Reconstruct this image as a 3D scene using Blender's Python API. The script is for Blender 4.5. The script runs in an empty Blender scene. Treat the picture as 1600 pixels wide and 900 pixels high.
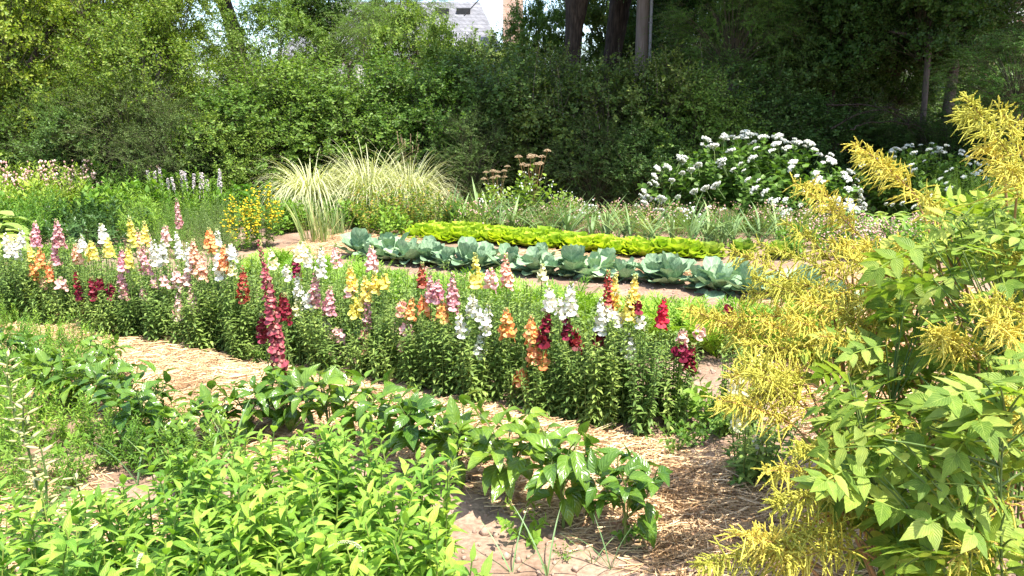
import bpy, math
import numpy as np
from math import radians, sin, cos, pi, tan, atan2

# ------------------------------------------------------------------ camera, sky, sun, exposure
scene = bpy.context.scene
COL = scene.collection
CAM_H, PITCH, FPX = 1.6, radians(11.8), 28 / 36 * 1600
cam_d = bpy.data.cameras.new('camera'); cam = bpy.data.objects.new('camera', cam_d); COL.objects.link(cam)
cam.location = (0, 0, CAM_H); cam.rotation_euler = (radians(90) - PITCH, 0, 0)
cam_d.lens = 28; cam_d.sensor_width = 36; cam_d.clip_start = .05; cam_d.clip_end = 900
scene.camera = cam
SUN_DIR = np.array([.25, -.30, .90]); SUN_DIR /= np.linalg.norm(SUN_DIR)      # towards the sun
sun_d = bpy.data.lights.new('sun', 'SUN'); sun = bpy.data.objects.new('sun', sun_d); COL.objects.link(sun)
sun_d.energy = 4.0; sun_d.angle = radians(.5); sun_d.color = (1, .945, .85)
from mathutils import Vector
sun.rotation_euler = Vector(SUN_DIR).to_track_quat('Z', 'Y').to_euler()
world = bpy.data.worlds.new('World'); scene.world = world; world.use_nodes = True
wn = world.node_tree; bg = wn.nodes['Background']
sky = wn.nodes.new('ShaderNodeTexSky'); sky.sky_type = 'NISHITA'; sky.sun_disc = False
sky.sun_elevation = math.asin(SUN_DIR[2]); sky.sun_rotation = atan2(SUN_DIR[0], SUN_DIR[1])
sky.dust_density = 1.5
wn.links.new(sky.outputs[0], bg.inputs[0]); bg.inputs[1].default_value = .15
vs = scene.view_settings; vs.view_transform = 'Standard'; vs.look = 'None'; vs.exposure = 1.6; vs.gamma = 1
vs.use_curve_mapping = False
scene.cycles.max_bounces = 9; scene.cycles.diffuse_bounces = 6; scene.cycles.glossy_bounces = 2
scene.cycles.transmission_bounces = 4; scene.cycles.use_denoising = True
scene.cycles.sample_clamp_indirect = 6

# ------------------------------------------------------------------ pixel -> world (pixels of the 1600x900 photo)
_f = np.array([0, cos(PITCH), -sin(PITCH)]); _u = np.array([0, sin(PITCH), cos(PITCH)]); _r = np.array([1., 0, 0])
def ray(u, v): return _f + (u - 800) / FPX * _r - (v - 450) / FPX * _u
def P(u, v, Y): d = ray(u, v); return np.array([0, 0, CAM_H]) + d * (Y / d[1])
def G(u, v, z=0.0): d = ray(u, v); return np.array([0, 0, CAM_H]) + d * ((z - CAM_H) / d[2])
def PX(p):
    q = np.array(p) - np.array([0, 0, CAM_H]); w = q @ _f
    return 800 + FPX * (q @ _r) / w, 450 - FPX * (q @ _u) / w

rng = np.random.default_rng(11)
def U(a, b, n=None): return rng.uniform(a, b, n)
def nz(a): return a / np.maximum(np.linalg.norm(a, axis=-1, keepdims=True), 1e-9)

# ------------------------------------------------------------------ mesh builder
class MB:
    def __init__(s): s.v = []; s.uv = []; s.f = []; s.m = []; s.n = 0
    def add(s, V, F, UV=None, mat=0):
        V = np.asarray(V, float).reshape(-1, 3); F = np.asarray(F, np.int64)
        s.v.append(V); s.uv.append(np.zeros((len(V), 2)) if UV is None else np.asarray(UV, float).reshape(-1, 2))
        s.f.append(F + s.n); s.m.append(mat); s.n += len(V); return s
    def mesh(s, name, mats, smooth=True):
        me = bpy.data.meshes.new(name)
        V = np.concatenate(s.v); UV = np.concatenate(s.uv)
        loops = np.concatenate([f.ravel() for f in s.f])
        tot = np.concatenate([np.full(len(f), f.shape[1]) for f in s.f])
        mi = np.concatenate([np.full(len(f), m) for f, m in zip(s.f, s.m)])
        st = np.concatenate([[0], np.cumsum(tot)[:-1]])
        me.vertices.add(len(V)); me.vertices.foreach_set('co', V.ravel())
        me.loops.add(len(loops)); me.loops.foreach_set('vertex_index', loops.astype(np.int32))
        me.polygons.add(len(tot)); me.polygons.foreach_set('loop_start', st.astype(np.int32))
        for m in mats: me.materials.append(m)
        me.update(calc_edges=True)
        me.polygons.foreach_set('material_index', mi.astype(np.int32))
        me.polygons.foreach_set('use_smooth', np.full(len(tot), smooth))
        ul = me.uv_layers.new(name='UVMap'); ul.data.foreach_set('uv', UV[loops].ravel())
        me.update(); return me

def link(name, me, parent=None, loc=None, rz=0, sc=None, rot=None):
    o = bpy.data.objects.new(name, me); COL.objects.link(o)
    if parent is not None: o.parent = parent
    if loc is not None: o.location = [float(a) for a in loc]
    if rz: o.rotation_euler = (0, 0, float(rz))
    if rot is not None: o.rotation_euler = [float(a) for a in rot]
    if sc is not None: o.scale = (float(sc),) * 3 if np.isscalar(sc) else [float(a) for a in sc]
    return o
def thing(name, label, cat, loc=(0, 0, 0), rz=0, group=None, sc=None, me=None, rot=None):
    o = link(name, me, None, loc, rz, sc, rot); o['label'] = label; o['category'] = cat
    if group: o['group'] = group
    return o
def kind(o, k): o['kind'] = k; return o
def recol(o, *mats):
    for i, m in enumerate(mats):
        if m is not None: o.material_slots[i].link = 'OBJECT'; o.material_slots[i].material = m
ORD = ['first', 'second', 'third', 'fourth', 'fifth', 'sixth', 'seventh', 'eighth', 'ninth', 'tenth', 'eleventh', 'twelfth',
       'thirteenth', 'fourteenth', 'fifteenth', 'sixteenth', 'seventeenth', 'eighteenth', 'nineteenth', 'twentieth']
def ordn(i):
    if i < 20: return ORD[i]
    t = ['twenty', 'thirty', 'forty', 'fifty', 'sixty', 'seventy', 'eighty', 'ninety'][(i + 1) // 10 - 2]
    r = (i + 1) % 10
    return (t[:-1] + 'ieth') if r == 0 else t + '-' + ORD[r - 1]

# ------------------------------------------------------------------ materials
def srgb(r, g, b): return tuple(((c / 255) / 12.92 if c / 255 <= .04045 else ((c / 255 + .055) / 1.055) ** 2.4) for c in (r, g, b)) + (1,)
def newmat(name):
    m = bpy.data.materials.new(name); m.use_nodes = True; nt = m.node_tree; nt.nodes.clear()
    out = nt.nodes.new('ShaderNodeOutputMaterial'); return m, nt, out
def N(nt, t, **k):
    n = nt.nodes.new(t)
    for a, b in k.items(): setattr(n, a, b)
    return n
def ramp(nt, cols, pos=None):
    r = N(nt, 'ShaderNodeValToRGB'); e = r.color_ramp.elements
    pos = pos or [i / (len(cols) - 1) for i in range(len(cols))]
    e[0].position = pos[0]; e[0].color = tuple(cols[0][:3]) + (1,); e[1].position = pos[-1]; e[1].color = tuple(cols[-1][:3]) + (1,)
    for p, c in zip(pos[1:-1], cols[1:-1]): x = e.new(p); x.color = tuple(c[:3]) + (1,)
    return r
def leafmat(name, cols, trans=.35, rough=.45, vein=0, tcol=None, stripe=False, spec=.25, objvar=.2, patch=0):
    """leaf colour picked per leaf (random per island), slight change per plant, veins from the leaf's own UV"""
    cols = [(c[0] * 1.05, c[1] * 1.0, c[2] * .92) if c[1] > c[0] * 1.02 and c[1] < .6 else c for c in cols]
    m, nt, out = newmat(name); L = nt.links.new
    geo = N(nt, 'ShaderNodeNewGeometry'); rp = ramp(nt, cols); L(geo.outputs['Random Per Island'], rp.inputs[0])
    oi = N(nt, 'ShaderNodeObjectInfo')
    hsv = N(nt, 'ShaderNodeHueSaturation'); L(rp.outputs[0], hsv.inputs['Color'])
    mr = N(nt, 'ShaderNodeMapRange'); L(oi.outputs['Random'], mr.inputs[0]); mr.inputs[3].default_value = 1 - objvar; mr.inputs[4].default_value = 1 + objvar
    L(mr.outputs[0], hsv.inputs['Value'])
    mr2 = N(nt, 'ShaderNodeMapRange'); L(oi.outputs['Random'], mr2.inputs[0]); mr2.inputs[3].default_value = .515; mr2.inputs[4].default_value = .488
    L(mr2.outputs[0], hsv.inputs['Hue'])
    col = hsv.outputs[0]
    tc = N(nt, 'ShaderNodeTexCoord'); bumpsrc = None
    if vein or stripe:
        sp = N(nt, 'ShaderNodeSeparateXYZ'); L(tc.outputs['UV'], sp.inputs[0])
        a = N(nt, 'ShaderNodeMath', operation='SUBTRACT'); L(sp.outputs[0], a.inputs[0]); a.inputs[1].default_value = .5
        b = N(nt, 'ShaderNodeMath', operation='ABSOLUTE'); L(a.outputs[0], b.inputs[0])
        if stripe:
            c = ramp(nt, [(0, 0, 0), (0, 0, 0), (1, 1, 1), (1, 1, 1)], [0, .14, .2, 1]); L(b.outputs[0], c.inputs[0]); fac = c.outputs[0]
            mx = N(nt, 'ShaderNodeMixRGB'); mx.inputs[2].default_value = stripe; L(fac, mx.inputs[0]); L(col, mx.inputs[1]); col = mx.outputs[0]
        else:
            mid = N(nt, 'ShaderNodeMath', operation='LESS_THAN'); L(b.outputs[0], mid.inputs[0]); mid.inputs[1].default_value = .022
            c = N(nt, 'ShaderNodeMath', operation='MULTIPLY_ADD'); L(b.outputs[0], c.inputs[0]); c.inputs[1].default_value = -.75; L(sp.outputs[1], c.inputs[2])
            d = N(nt, 'ShaderNodeMath', operation='MULTIPLY'); L(c.outputs[0], d.inputs[0]); d.inputs[1].default_value = vein * 6.283
            e = N(nt, 'ShaderNodeMath', operation='SINE'); L(d.outputs[0], e.inputs[0])
            g = N(nt, 'ShaderNodeMath', operation='GREATER_THAN'); L(e.outputs[0], g.inputs[0]); g.inputs[1].default_value = .93
            h = N(nt, 'ShaderNodeMath', operation='MAXIMUM'); L(mid.outputs[0], h.inputs[0]); L(g.outputs[0], h.inputs[1])
            k = N(nt, 'ShaderNodeMath', operation='MULTIPLY'); L(h.outputs[0], k.inputs[0]); k.inputs[1].default_value = .24
            mx = N(nt, 'ShaderNodeMixRGB'); mx.inputs[2].default_value = tuple(min(1, x * 1.5 + .05) for x in cols[-1][:3]) + (1,)
            L(k.outputs[0], mx.inputs[0]); L(col, mx.inputs[1]); col = mx.outputs[0]; bumpsrc = e.outputs[0]
    if patch:
        nn = N(nt, 'ShaderNodeTexNoise'); nn.inputs['Scale'].default_value = patch; nn.inputs['Detail'].default_value = 4; L(tc.outputs['Object'], nn.inputs[0])
        nr_ = ramp(nt, [(.66, .58, .5), (1.0, .97, .93), (1.15, 1.1, 1.05)], [.33, .46, .66]); L(nn.outputs[0], nr_.inputs[0])
        mm = N(nt, 'ShaderNodeMixRGB', blend_type='MULTIPLY'); mm.inputs[0].default_value = .9; L(col, mm.inputs[1]); L(nr_.outputs[0], mm.inputs[2]); col = mm.outputs[0]
    if vein:
        nn = N(nt, 'ShaderNodeTexNoise'); nn.inputs['Scale'].default_value = 38; nn.inputs['Detail'].default_value = 3; L(tc.outputs['Object'], nn.inputs[0])
        nr_ = ramp(nt, [(.68, .72, .62), (1.05, 1.03, 1), (1.3, 1.16, .95)], [.3, .52, .75]); L(nn.outputs[0], nr_.inputs[0])
        mm = N(nt, 'ShaderNodeMixRGB', blend_type='MULTIPLY'); mm.inputs[0].default_value = .75; L(col, mm.inputs[1]); L(nr_.outputs[0], mm.inputs[2]); col = mm.outputs[0]
    p = N(nt, 'ShaderNodeBsdfPrincipled'); p.inputs['Roughness'].default_value = rough
    p.inputs['Specular IOR Level'].default_value = spec
    L(col, p.inputs['Base Color'])
    if bumpsrc is not None:
        bp = N(nt, 'ShaderNodeBump'); bp.inputs['Strength'].default_value = .35; bp.inputs['Distance'].default_value = .002
        L(bumpsrc, bp.inputs['Height']); L(bp.outputs[0], p.inputs['Normal'])
    if trans > 0:
        t = N(nt, 'ShaderNodeBsdfTranslucent'); g2 = N(nt, 'ShaderNodeMixRGB', blend_type='MULTIPLY'); g2.inputs[0].default_value = 1
        g2.inputs[2].default_value = tcol or (1.25, 1.35, .55, 1); L(col, g2.inputs[1]); L(g2.outputs[0], t.inputs[0])
        ms = N(nt, 'ShaderNodeMixShader'); ms.inputs[0].default_value = trans
        L(p.outputs[0], ms.inputs[1]); L(t.outputs[0], ms.inputs[2]); L(ms.outputs[0], out.inputs[0])
    else: L(p.outputs[0], out.inputs[0])
    return m
def noisemat(name, cols, scale=8, rough=.85, bump=.3, bscale=None, stretch=(1, 1, 1), detail=6, spec=.2, dist=.02, coord='Object'):
    m, nt, out = newmat(name); L = nt.links.new
    tc = N(nt, 'ShaderNodeTexCoord'); mp = N(nt, 'ShaderNodeMapping'); mp.inputs['Scale'].default_value = stretch; L(tc.outputs[coord], mp.inputs[0])
    n = N(nt, 'ShaderNodeTexNoise'); n.inputs['Scale'].default_value = scale; n.inputs['Detail'].default_value = detail; L(mp.outputs[0], n.inputs[0])
    r = ramp(nt, cols, [.3 + .4 * i / (len(cols) - 1) for i in range(len(cols))]); L(n.outputs[0], r.inputs[0])
    p = N(nt, 'ShaderNodeBsdfPrincipled'); p.inputs['Roughness'].default_value = rough; p.inputs['Specular IOR Level'].default_value = spec
    L(r.outputs[0], p.inputs['Base Color'])
    n2 = N(nt, 'ShaderNodeTexNoise'); n2.inputs['Scale'].default_value = bscale or scale * 3; n2.inputs['Detail'].default_value = 8; L(mp.outputs[0], n2.inputs[0])
    bp = N(nt, 'ShaderNodeBump'); bp.inputs['Strength'].default_value = bump; bp.inputs['Distance'].default_value = dist
    L(n2.outputs[0], bp.inputs['Height']); L(bp.outputs[0], p.inputs['Normal']); L(p.outputs[0], out.inputs[0]); return m

# leaf colours (linear albedo)
M = {}
M['loose'] = leafmat('loosestrife_leaf', [(.095, .21, .028), (.15, .31, .038), (.22, .39, .055), (.30, .45, .08)], .38, .45, vein=7)
M['loose_stem'] = leafmat('loosestrife_stem', [(.16, .24, .05), (.22, .28, .07)], .1, .5)
M['pepper'] = leafmat('pepper_leaf', [(.06, .14, .018), (.10, .20, .025), (.16, .28, .035)], .3, .22, vein=6, spec=.6)
M['snap'] = leafmat('snapdragon_leaf', [(.11, .185, .05), (.155, .25, .06), (.20, .31, .075), (.26, .36, .10)], .3, .5)
M['stem'] = leafmat('green_stem', [(.09, .16, .04), (.14, .2, .06)], .1, .5)
M['brownstem'] = leafmat('brown_stem', [(.22, .12, .05), (.30, .18, .07)], 0, .6)
M['arun'] = leafmat('goatsbeard_leaf', [(.12, .21, .03), (.18, .29, .04), (.26, .37, .06), (.35, .43, .10)], .38, .5, vein=8)
M['plume'] = leafmat('goatsbeard_plume', [(.46, .42, .06), (.58, .52, .08), (.66, .60, .13)], .25, .8, tcol=(1.1, 1.1, .7, 1))
M['cab'] = leafmat('cabbage_leaf', [(.17, .29, .18), (.23, .36, .235), (.34, .46, .33)], .15, .55, vein=4, spec=.2, tcol=(1, 1.15, .8, 1))
M['lett'] = leafmat('lettuce_leaf', [(.28, .42, .03), (.40, .54, .035), (.52, .64, .07)], .35, .5, tcol=(1.1, 1.15, .5, 1), objvar=.12)
M['carrot'] = leafmat('carrot_leaf', [(.13, .26, .03), (.19, .34, .04), (.26, .42, .06)], .35, .5)
M['leek'] = leafmat('leek_leaf', [(.13, .22, .085), (.18, .28, .11), (.25, .34, .14)], .2, .5, tcol=(1, 1.2, .7, 1))
M['onion'] = leafmat('onion_leaf', [(.10, .19, .085), (.15, .25, .11)], .15, .4)
M['iris'] = leafmat('iris_leaf', [(.14, .24, .08), (.20, .30, .11), (.30, .36, .15), (.42, .36, .18)], .25, .45)
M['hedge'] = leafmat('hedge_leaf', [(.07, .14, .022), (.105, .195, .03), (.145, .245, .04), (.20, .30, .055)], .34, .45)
M['hedge_d'] = leafmat('shaded_hedge_leaf', [(.052, .108, .028), (.082, .158, .036), (.125, .215, .052)], .34, .42)  # hedge leaf darkened for shrubs under the trees: shade put into its colour
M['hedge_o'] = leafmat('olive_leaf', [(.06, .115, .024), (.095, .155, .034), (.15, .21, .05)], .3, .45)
M['yellowgreen'] = leafmat('yellow_green_leaf', [(.09, .17, .02), (.14, .23, .025), (.20, .29, .035), (.28, .35, .06)], .38, .42)
M['feather'] = leafmat('feathery_leaf', [(.10, .2, .03), (.14, .26, .04), (.19, .32, .06)], .4, .45)
M['maple'] = leafmat('maple_leaf', [(.036, .085, .02), (.06, .13, .028), (.095, .18, .042)], .34, .38)
M['fern'] = leafmat('ferny_leaf', [(.05, .13, .02), (.075, .18, .028), (.11, .22, .04)], .35, .45)
M['herb'] = leafmat('herb_leaf', [(.085, .19, .025), (.13, .26, .035), (.20, .33, .05)], .35, .5)
M['herb_y'] = leafmat('yellow_herb_leaf', [(.15, .25, .035), (.22, .33, .05), (.30, .40, .08)], .35, .45)
M['herb_g'] = leafmat('grey_herb_leaf', [(.09, .16, .05), (.13, .21, .065), (.18, .26, .09)], .3, .5)
M['herb_d'] = leafmat('deep_herb_leaf', [(.035, .085, .025), (.06, .12, .035), (.08, .16, .045)], .25, .3)
M['hydr'] = leafmat('hydrangea_leaf', [(.06, .13, .02), (.09, .18, .03), (.14, .25, .04)], .3, .45)
M['hosta'] = leafmat('hosta_leaf', [(.16, .28, .07), (.24, .36, .10), (.32, .44, .14)], .3, .4, vein=7)
M['grass_v'] = leafmat('striped_grass_blade', [(.26, .33, .12), (.34, .39, .16)], .3, .5, stripe=(.66, .64, .42, 1))
M['grass_g'] = leafmat('green_grass_blade', [(.09, .18, .04), (.14, .24, .06)], .3, .5)
M['dry'] = leafmat('dry_seed', [(.26, .18, .10), (.36, .26, .15), (.42, .32, .2)], .1, .8)
M['brown'] = leafmat('brown_seed', [(.24, .15, .09), (.34, .22, .14)], .1, .8)
M['autumn'] = leafmat('yellowing_leaf', [(.09, .18, .03), (.13, .24, .035), (.2, .3, .04), (.32, .34, .05), (.40, .2, .05)], .3, .5)
M['white'] = leafmat('white_petal', [(.74, .75, .66), (.80, .80, .74)], .2, .6, tcol=(1, 1, .9, 1), objvar=.03)
M['cream'] = leafmat('cream_bud', [(.45, .50, .28), (.6, .62, .45)], .1, .7)
M['pinkdot'] = leafmat('pink_petal', [(.55, .30, .26), (.66, .42, .36), (.72, .58, .5)], .2, .7, tcol=(1, 1, 1, 1))
M['greypink'] = leafmat('woolly_spike', [(.46, .40, .39), (.58, .52, .50), (.5, .4, .42)], .15, .9, tcol=(1, 1, 1, 1))
M['yellowfl'] = leafmat('yellow_petal', [(.72, .52, .02), (.8, .62, .04)], .2, .5, tcol=(1, 1, .6, 1))
M['weed'] = leafmat('weed_leaf', [(.09, .18, .03), (.15, .27, .05)], .3, .5)
M['pod'] = leafmat('lupin_pod', [(.34, .38, .16), (.46, .48, .24)], .15, .8, tcol=(1, 1, .7, 1))
M['podtip'] = leafmat('withered_pod_tip', [(.30, .16, .14), (.45, .3, .22)], 0, .8)
def petal(name, cols): return leafmat(name, cols, .25, .5, tcol=(1.05, .95, .8, 1), objvar=.08)
PET = {
 'W': petal('white_snap_petal', [(.76, .76, .66), (.82, .81, .74)]),
 'Y': petal('yellow_snap_petal', [(.80, .68, .12), (.84, .76, .25)]),
 'L': petal('pale_yellow_snap_petal', [(.82, .80, .45), (.84, .82, .58)]),
 'O': petal('orange_snap_petal', [(.80, .24, .07), (.85, .36, .15), (.8, .42, .2)]),
 'S': petal('salmon_snap_petal', [(.80, .40, .26), (.82, .50, .36), (.8, .38, .34)]),
 'P': petal('pale_pink_snap_petal', [(.76, .42, .40), (.8, .56, .5)]),
 'M': petal('mauve_snap_petal', [(.55, .20, .25), (.66, .32, .35), (.72, .46, .42)]),
 'D': petal('dark_red_snap_petal', [(.12, .006, .016), (.20, .012, .03), (.27, .02, .05)]),
 'R': petal('rusty_red_snap_petal', [(.28, .03, .025), (.40, .07, .05)]),
 'C': petal('crimson_snap_petal', [(.50, .01, .06), (.62, .03, .10)]),
 'T': petal('raspberry_snap_petal', [(.22, .028, .04), (.36, .07, .09), (.50, .26, .20)]),
}
PAL = {k_: petal('throat_' + k_, v_) for k_, v_ in {'W': [(.76, .76, .60), (.80, .78, .5)], 'Y': [(.80, .60, .06), (.84, .7, .15)], 'L': [(.82, .78, .3), (.84, .8, .45)], 'O': [(.82, .36, .10), (.82, .5, .15)], 'S': [(.82, .48, .30), (.82, .66, .36)],
  'P': [(.8, .54, .48), (.82, .72, .5)], 'M': [(.60, .22, .28), (.78, .56, .42)], 'D': [(.10, .006, .014), (.24, .02, .03)], 'R': [(.26, .03, .02), (.5, .14, .06)], 'C': [(.42, .01, .05), (.6, .06, .08)], 'T': [(.30, .04, .05), (.52, .22, .18)]}.items()}
PNAME = {'W': 'white', 'Y': 'yellow', 'L': 'pale yellow', 'O': 'orange', 'S': 'salmon', 'P': 'pale pink', 'M': 'mauve pink', 'D': 'dark maroon', 'R': 'rusty red', 'C': 'bright crimson', 'T': 'raspberry'}
M['twig'] = leafmat('twig', [(.06, .06, .03), (.09, .075, .045)], 0, .8)
M['bud'] = leafmat('snap_bud', [(.22, .30, .09), (.34, .38, .14)], .2, .5)
M['bark'] = noisemat('shaded_dark_bark', [(.022, .016, .012), (.05, .036, .027), (.09, .066, .05)], 9, .9, 1.0, 14, (3, 3, .45), dist=.05)  # dark brown bark, taken deeper still: the trunks' shade is in the colour
M['bark_l'] = noisemat('grey_brown_bark', [(.08, .06, .05), (.17, .13, .11)], 14, .9, .8, 20, (3, 3, .5), dist=.02)
M['pole'] = noisemat('weathered_pole_wood', [(.13, .10, .08), (.22, .175, .15)], 10, .85, .5, 30, (4, 4, .3), dist=.01)
M['conduit'] = noisemat('grey_conduit', [(.24, .24, .25), (.30, .30, .31)], 5, .5, .05)
M['wire'] = noisemat('cable_black', [(.02, .02, .02), (.03, .03, .03)], 5, .6, 0)

# ------------------------------------------------------------------ shape kit
def tmpl(rows, prof, fold=.15, cols=2, wave=0, wf=3, cup=0, tipz=0):
    y = np.linspace(0, 1, rows + 1); w = np.array([prof(t) for t in y])
    x = np.linspace(-1, 1, cols + 1)
    X, Y = np.meshgrid(x, y); Wd = w[:, None]
    Z = fold * np.abs(X) * Wd + cup * (X * Wd) ** 2 * 4 + wave * np.abs(X) ** 2 * np.sin(Y * wf * 2 * pi + (X > 0) * 1.3) + tipz * Y * Y
    V = np.stack([X * Wd, Y, Z], -1).reshape(-1, 3); UV = np.stack([(X + 1) / 2, Y], -1).reshape(-1, 2)
    c = cols + 1
    F = [[r * c + i, r * c + i + 1, (r + 1) * c + i + 1, (r + 1) * c + i] for r in range(rows) for i in range(cols)]
    return V, UV, np.array(F)
lance = lambda t: max(.012, .5 * sin(pi * min(1, t ** .75)) ** 1.1 * (1 if t < .4 else 1 - .25 * (t - .4)))
ovate = lambda t: max(.015, .5 * sin(pi * t ** .62) ** .85)
T_DIAM = (np.array([[0, 0, 0], [.5, .45, .14], [0, 1, 0], [-.5, .45, .14]]), np.array([[.5, 0], [1, .45], [.5, 1], [0, .45]]), np.array([[0, 1, 2], [0, 2, 3]]))
T_LEAF = tmpl(3, lance, .25, 2)
T_LANCE = tmpl(7, lance, .3, 2, wave=.012)
T_OVATE = tmpl(7, ovate, .18, 4, wave=.02, wf=2)
T_OV_S = tmpl(4, ovate, .2, 2)
T_PEP = tmpl(8, ovate, .22, 4, wave=.028, wf=2.5, cup=.1)
T_CAB = tmpl(8, lambda t: .07 + .43 * max(0, sin(pi * min(1, (t * .92)) ** 1.15)) ** .7 if t > .12 else .07, .05, 6, wave=.05, wf=2.3, cup=.16, tipz=.05)
T_LET = tmpl(5, lambda t: .10 + .42 * t ** .6, .1, 8, wave=.10, wf=3.1, cup=.15)
T_BLADE = tmpl(8, lambda t: .5 * (1 - t ** 3) * (.8 + .2 * min(1, t * 4)) + .01, .35, 2)
T_PETAL = tmpl(2, lambda t: [.18, .5, .38][int(round(t * 2))], -.1, 2)
def serrate(T, n, a):
    V, UV, F = T; V = V.copy(); s = np.sign(V[:, 0]); V[:, 0] += 0; return V, UV, F
def instv(T, pos, d, nrm, Ls, Ws=None, droop=None, zs=None):
    """many copies of template T: returns V, UV, F"""
    tv, tu, tf = T; n = len(pos)
    d = nz(d); x = nz(np.cross(d, nrm)); z = np.cross(x, d)
    Ls = np.broadcast_to(Ls, (n,)).astype(float); Ws = Ls if Ws is None else np.broadcast_to(Ws, (n,)).astype(float)
    zs = Ws if zs is None else np.broadcast_to(zs, (n,)).astype(float)
    ty = np.broadcast_to(tv[:, 1], (n, len(tv))); yy = ty; zb = np.zeros_like(ty); nx = None
    if droop is not None:
        a = np.broadcast_to(droop, (n,))[:, None] * ty; a = np.where(np.abs(a) < 1e-4, 1e-4, a)
        yy = np.sin(a) / a * ty; zb = -(1 - np.cos(a)) / a * ty
    V = pos[:, None] + x[:, None] * (tv[:, 0][None] * Ws[:, None])[..., None] + d[:, None] * (yy * Ls[:, None])[..., None] \
        + z[:, None] * (tv[:, 2][None] * zs[:, None] + zb * Ls[:, None])[..., None]
    F = (tf[None] + (np.arange(n) * len(tv))[:, None, None]).reshape(-1, tf.shape[1])
    return V.reshape(-1, 3), np.tile(tu, (n, 1)), F
def tubesv(Pt, r, S=3):
    """N tubes along polylines Pt (N,K,3) with radii r (N,K)"""
    Pt = np.asarray(Pt, float); n, K = Pt.shape[:2]; r = np.broadcast_to(r, (n, K))
    t = np.gradient(Pt, axis=1); t = nz(t)
    ref = np.where(np.abs(t[..., 2:3]) > .9, np.array([1., .1, 0]), np.array([0, 0, 1.])); ref = np.broadcast_to(ref[:, :1], t.shape)
    a = nz(np.cross(t, ref)); b = np.cross(t, a)
    th = np.arange(S) / S * 2 * pi
    V = Pt[:, :, None] + r[..., None, None] * (a[:, :, None] * np.cos(th)[:, None] + b[:, :, None] * np.sin(th)[:, None])
    i = np.arange(K - 1)[:, None]; j = np.arange(S)[None]
    q = np.stack([i * S + j, i * S + (j + 1) % S, (i + 1) * S + (j + 1) % S, (i + 1) * S + j], -1).reshape(-1, 4)
    F = (q[None] + (np.arange(n) * K * S)[:, None, None]).reshape(-1, 4)
    uv = np.stack(np.broadcast_arrays(np.full((1, 1, S), .5), (np.arange(K) / (K - 1))[None, :, None], np.zeros((n, 1, 1)))[:2], -1)
    uv = np.broadcast_to(uv, (n, K, S, 2))
    return V.reshape(-1, 3), uv.reshape(-1, 2), F
def addl(mb, T, pos, d, nrm, L, W=None, droop=None, mat=0, zs=None):
    V, UV, F = instv(T, pos, d, nrm, L, W, droop, zs); mb.add(V, F, UV, mat)
def addt(mb, Pt, r, S=3, mat=0):
    V, UV, F = tubesv(Pt, r, S); mb.add(V, F, UV, mat)
def compound(parts):
    """template from placed templates: list of (T, pos, dir, nrm, L, W)"""
    Vs, Us, Fs, n = [], [], [], 0
    for T, p, d, nn, l, w in parts:
        V, Uu, F = instv(T, np.array([p], float), np.array([d], float), np.array([nn], float), l, w)
        Vs.append(V); Us.append(Uu); Fs.append(F + n); n += len(V)
    return np.concatenate(Vs), np.concatenate(Us), np.concatenate(Fs)
def rdir(n, up=0): return nz(rng.normal(size=(n, 3)) + np.array([0, 0, up]))
def bez(b, c, t, K): 
    s = np.linspace(0, 1, K)[None, :, None]; return (1 - s) ** 2 * b[:, None] + 2 * s * (1 - s) * c[:, None] + s * s * t[:, None]
UPV = np.array([0, 0, 1.])
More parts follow.
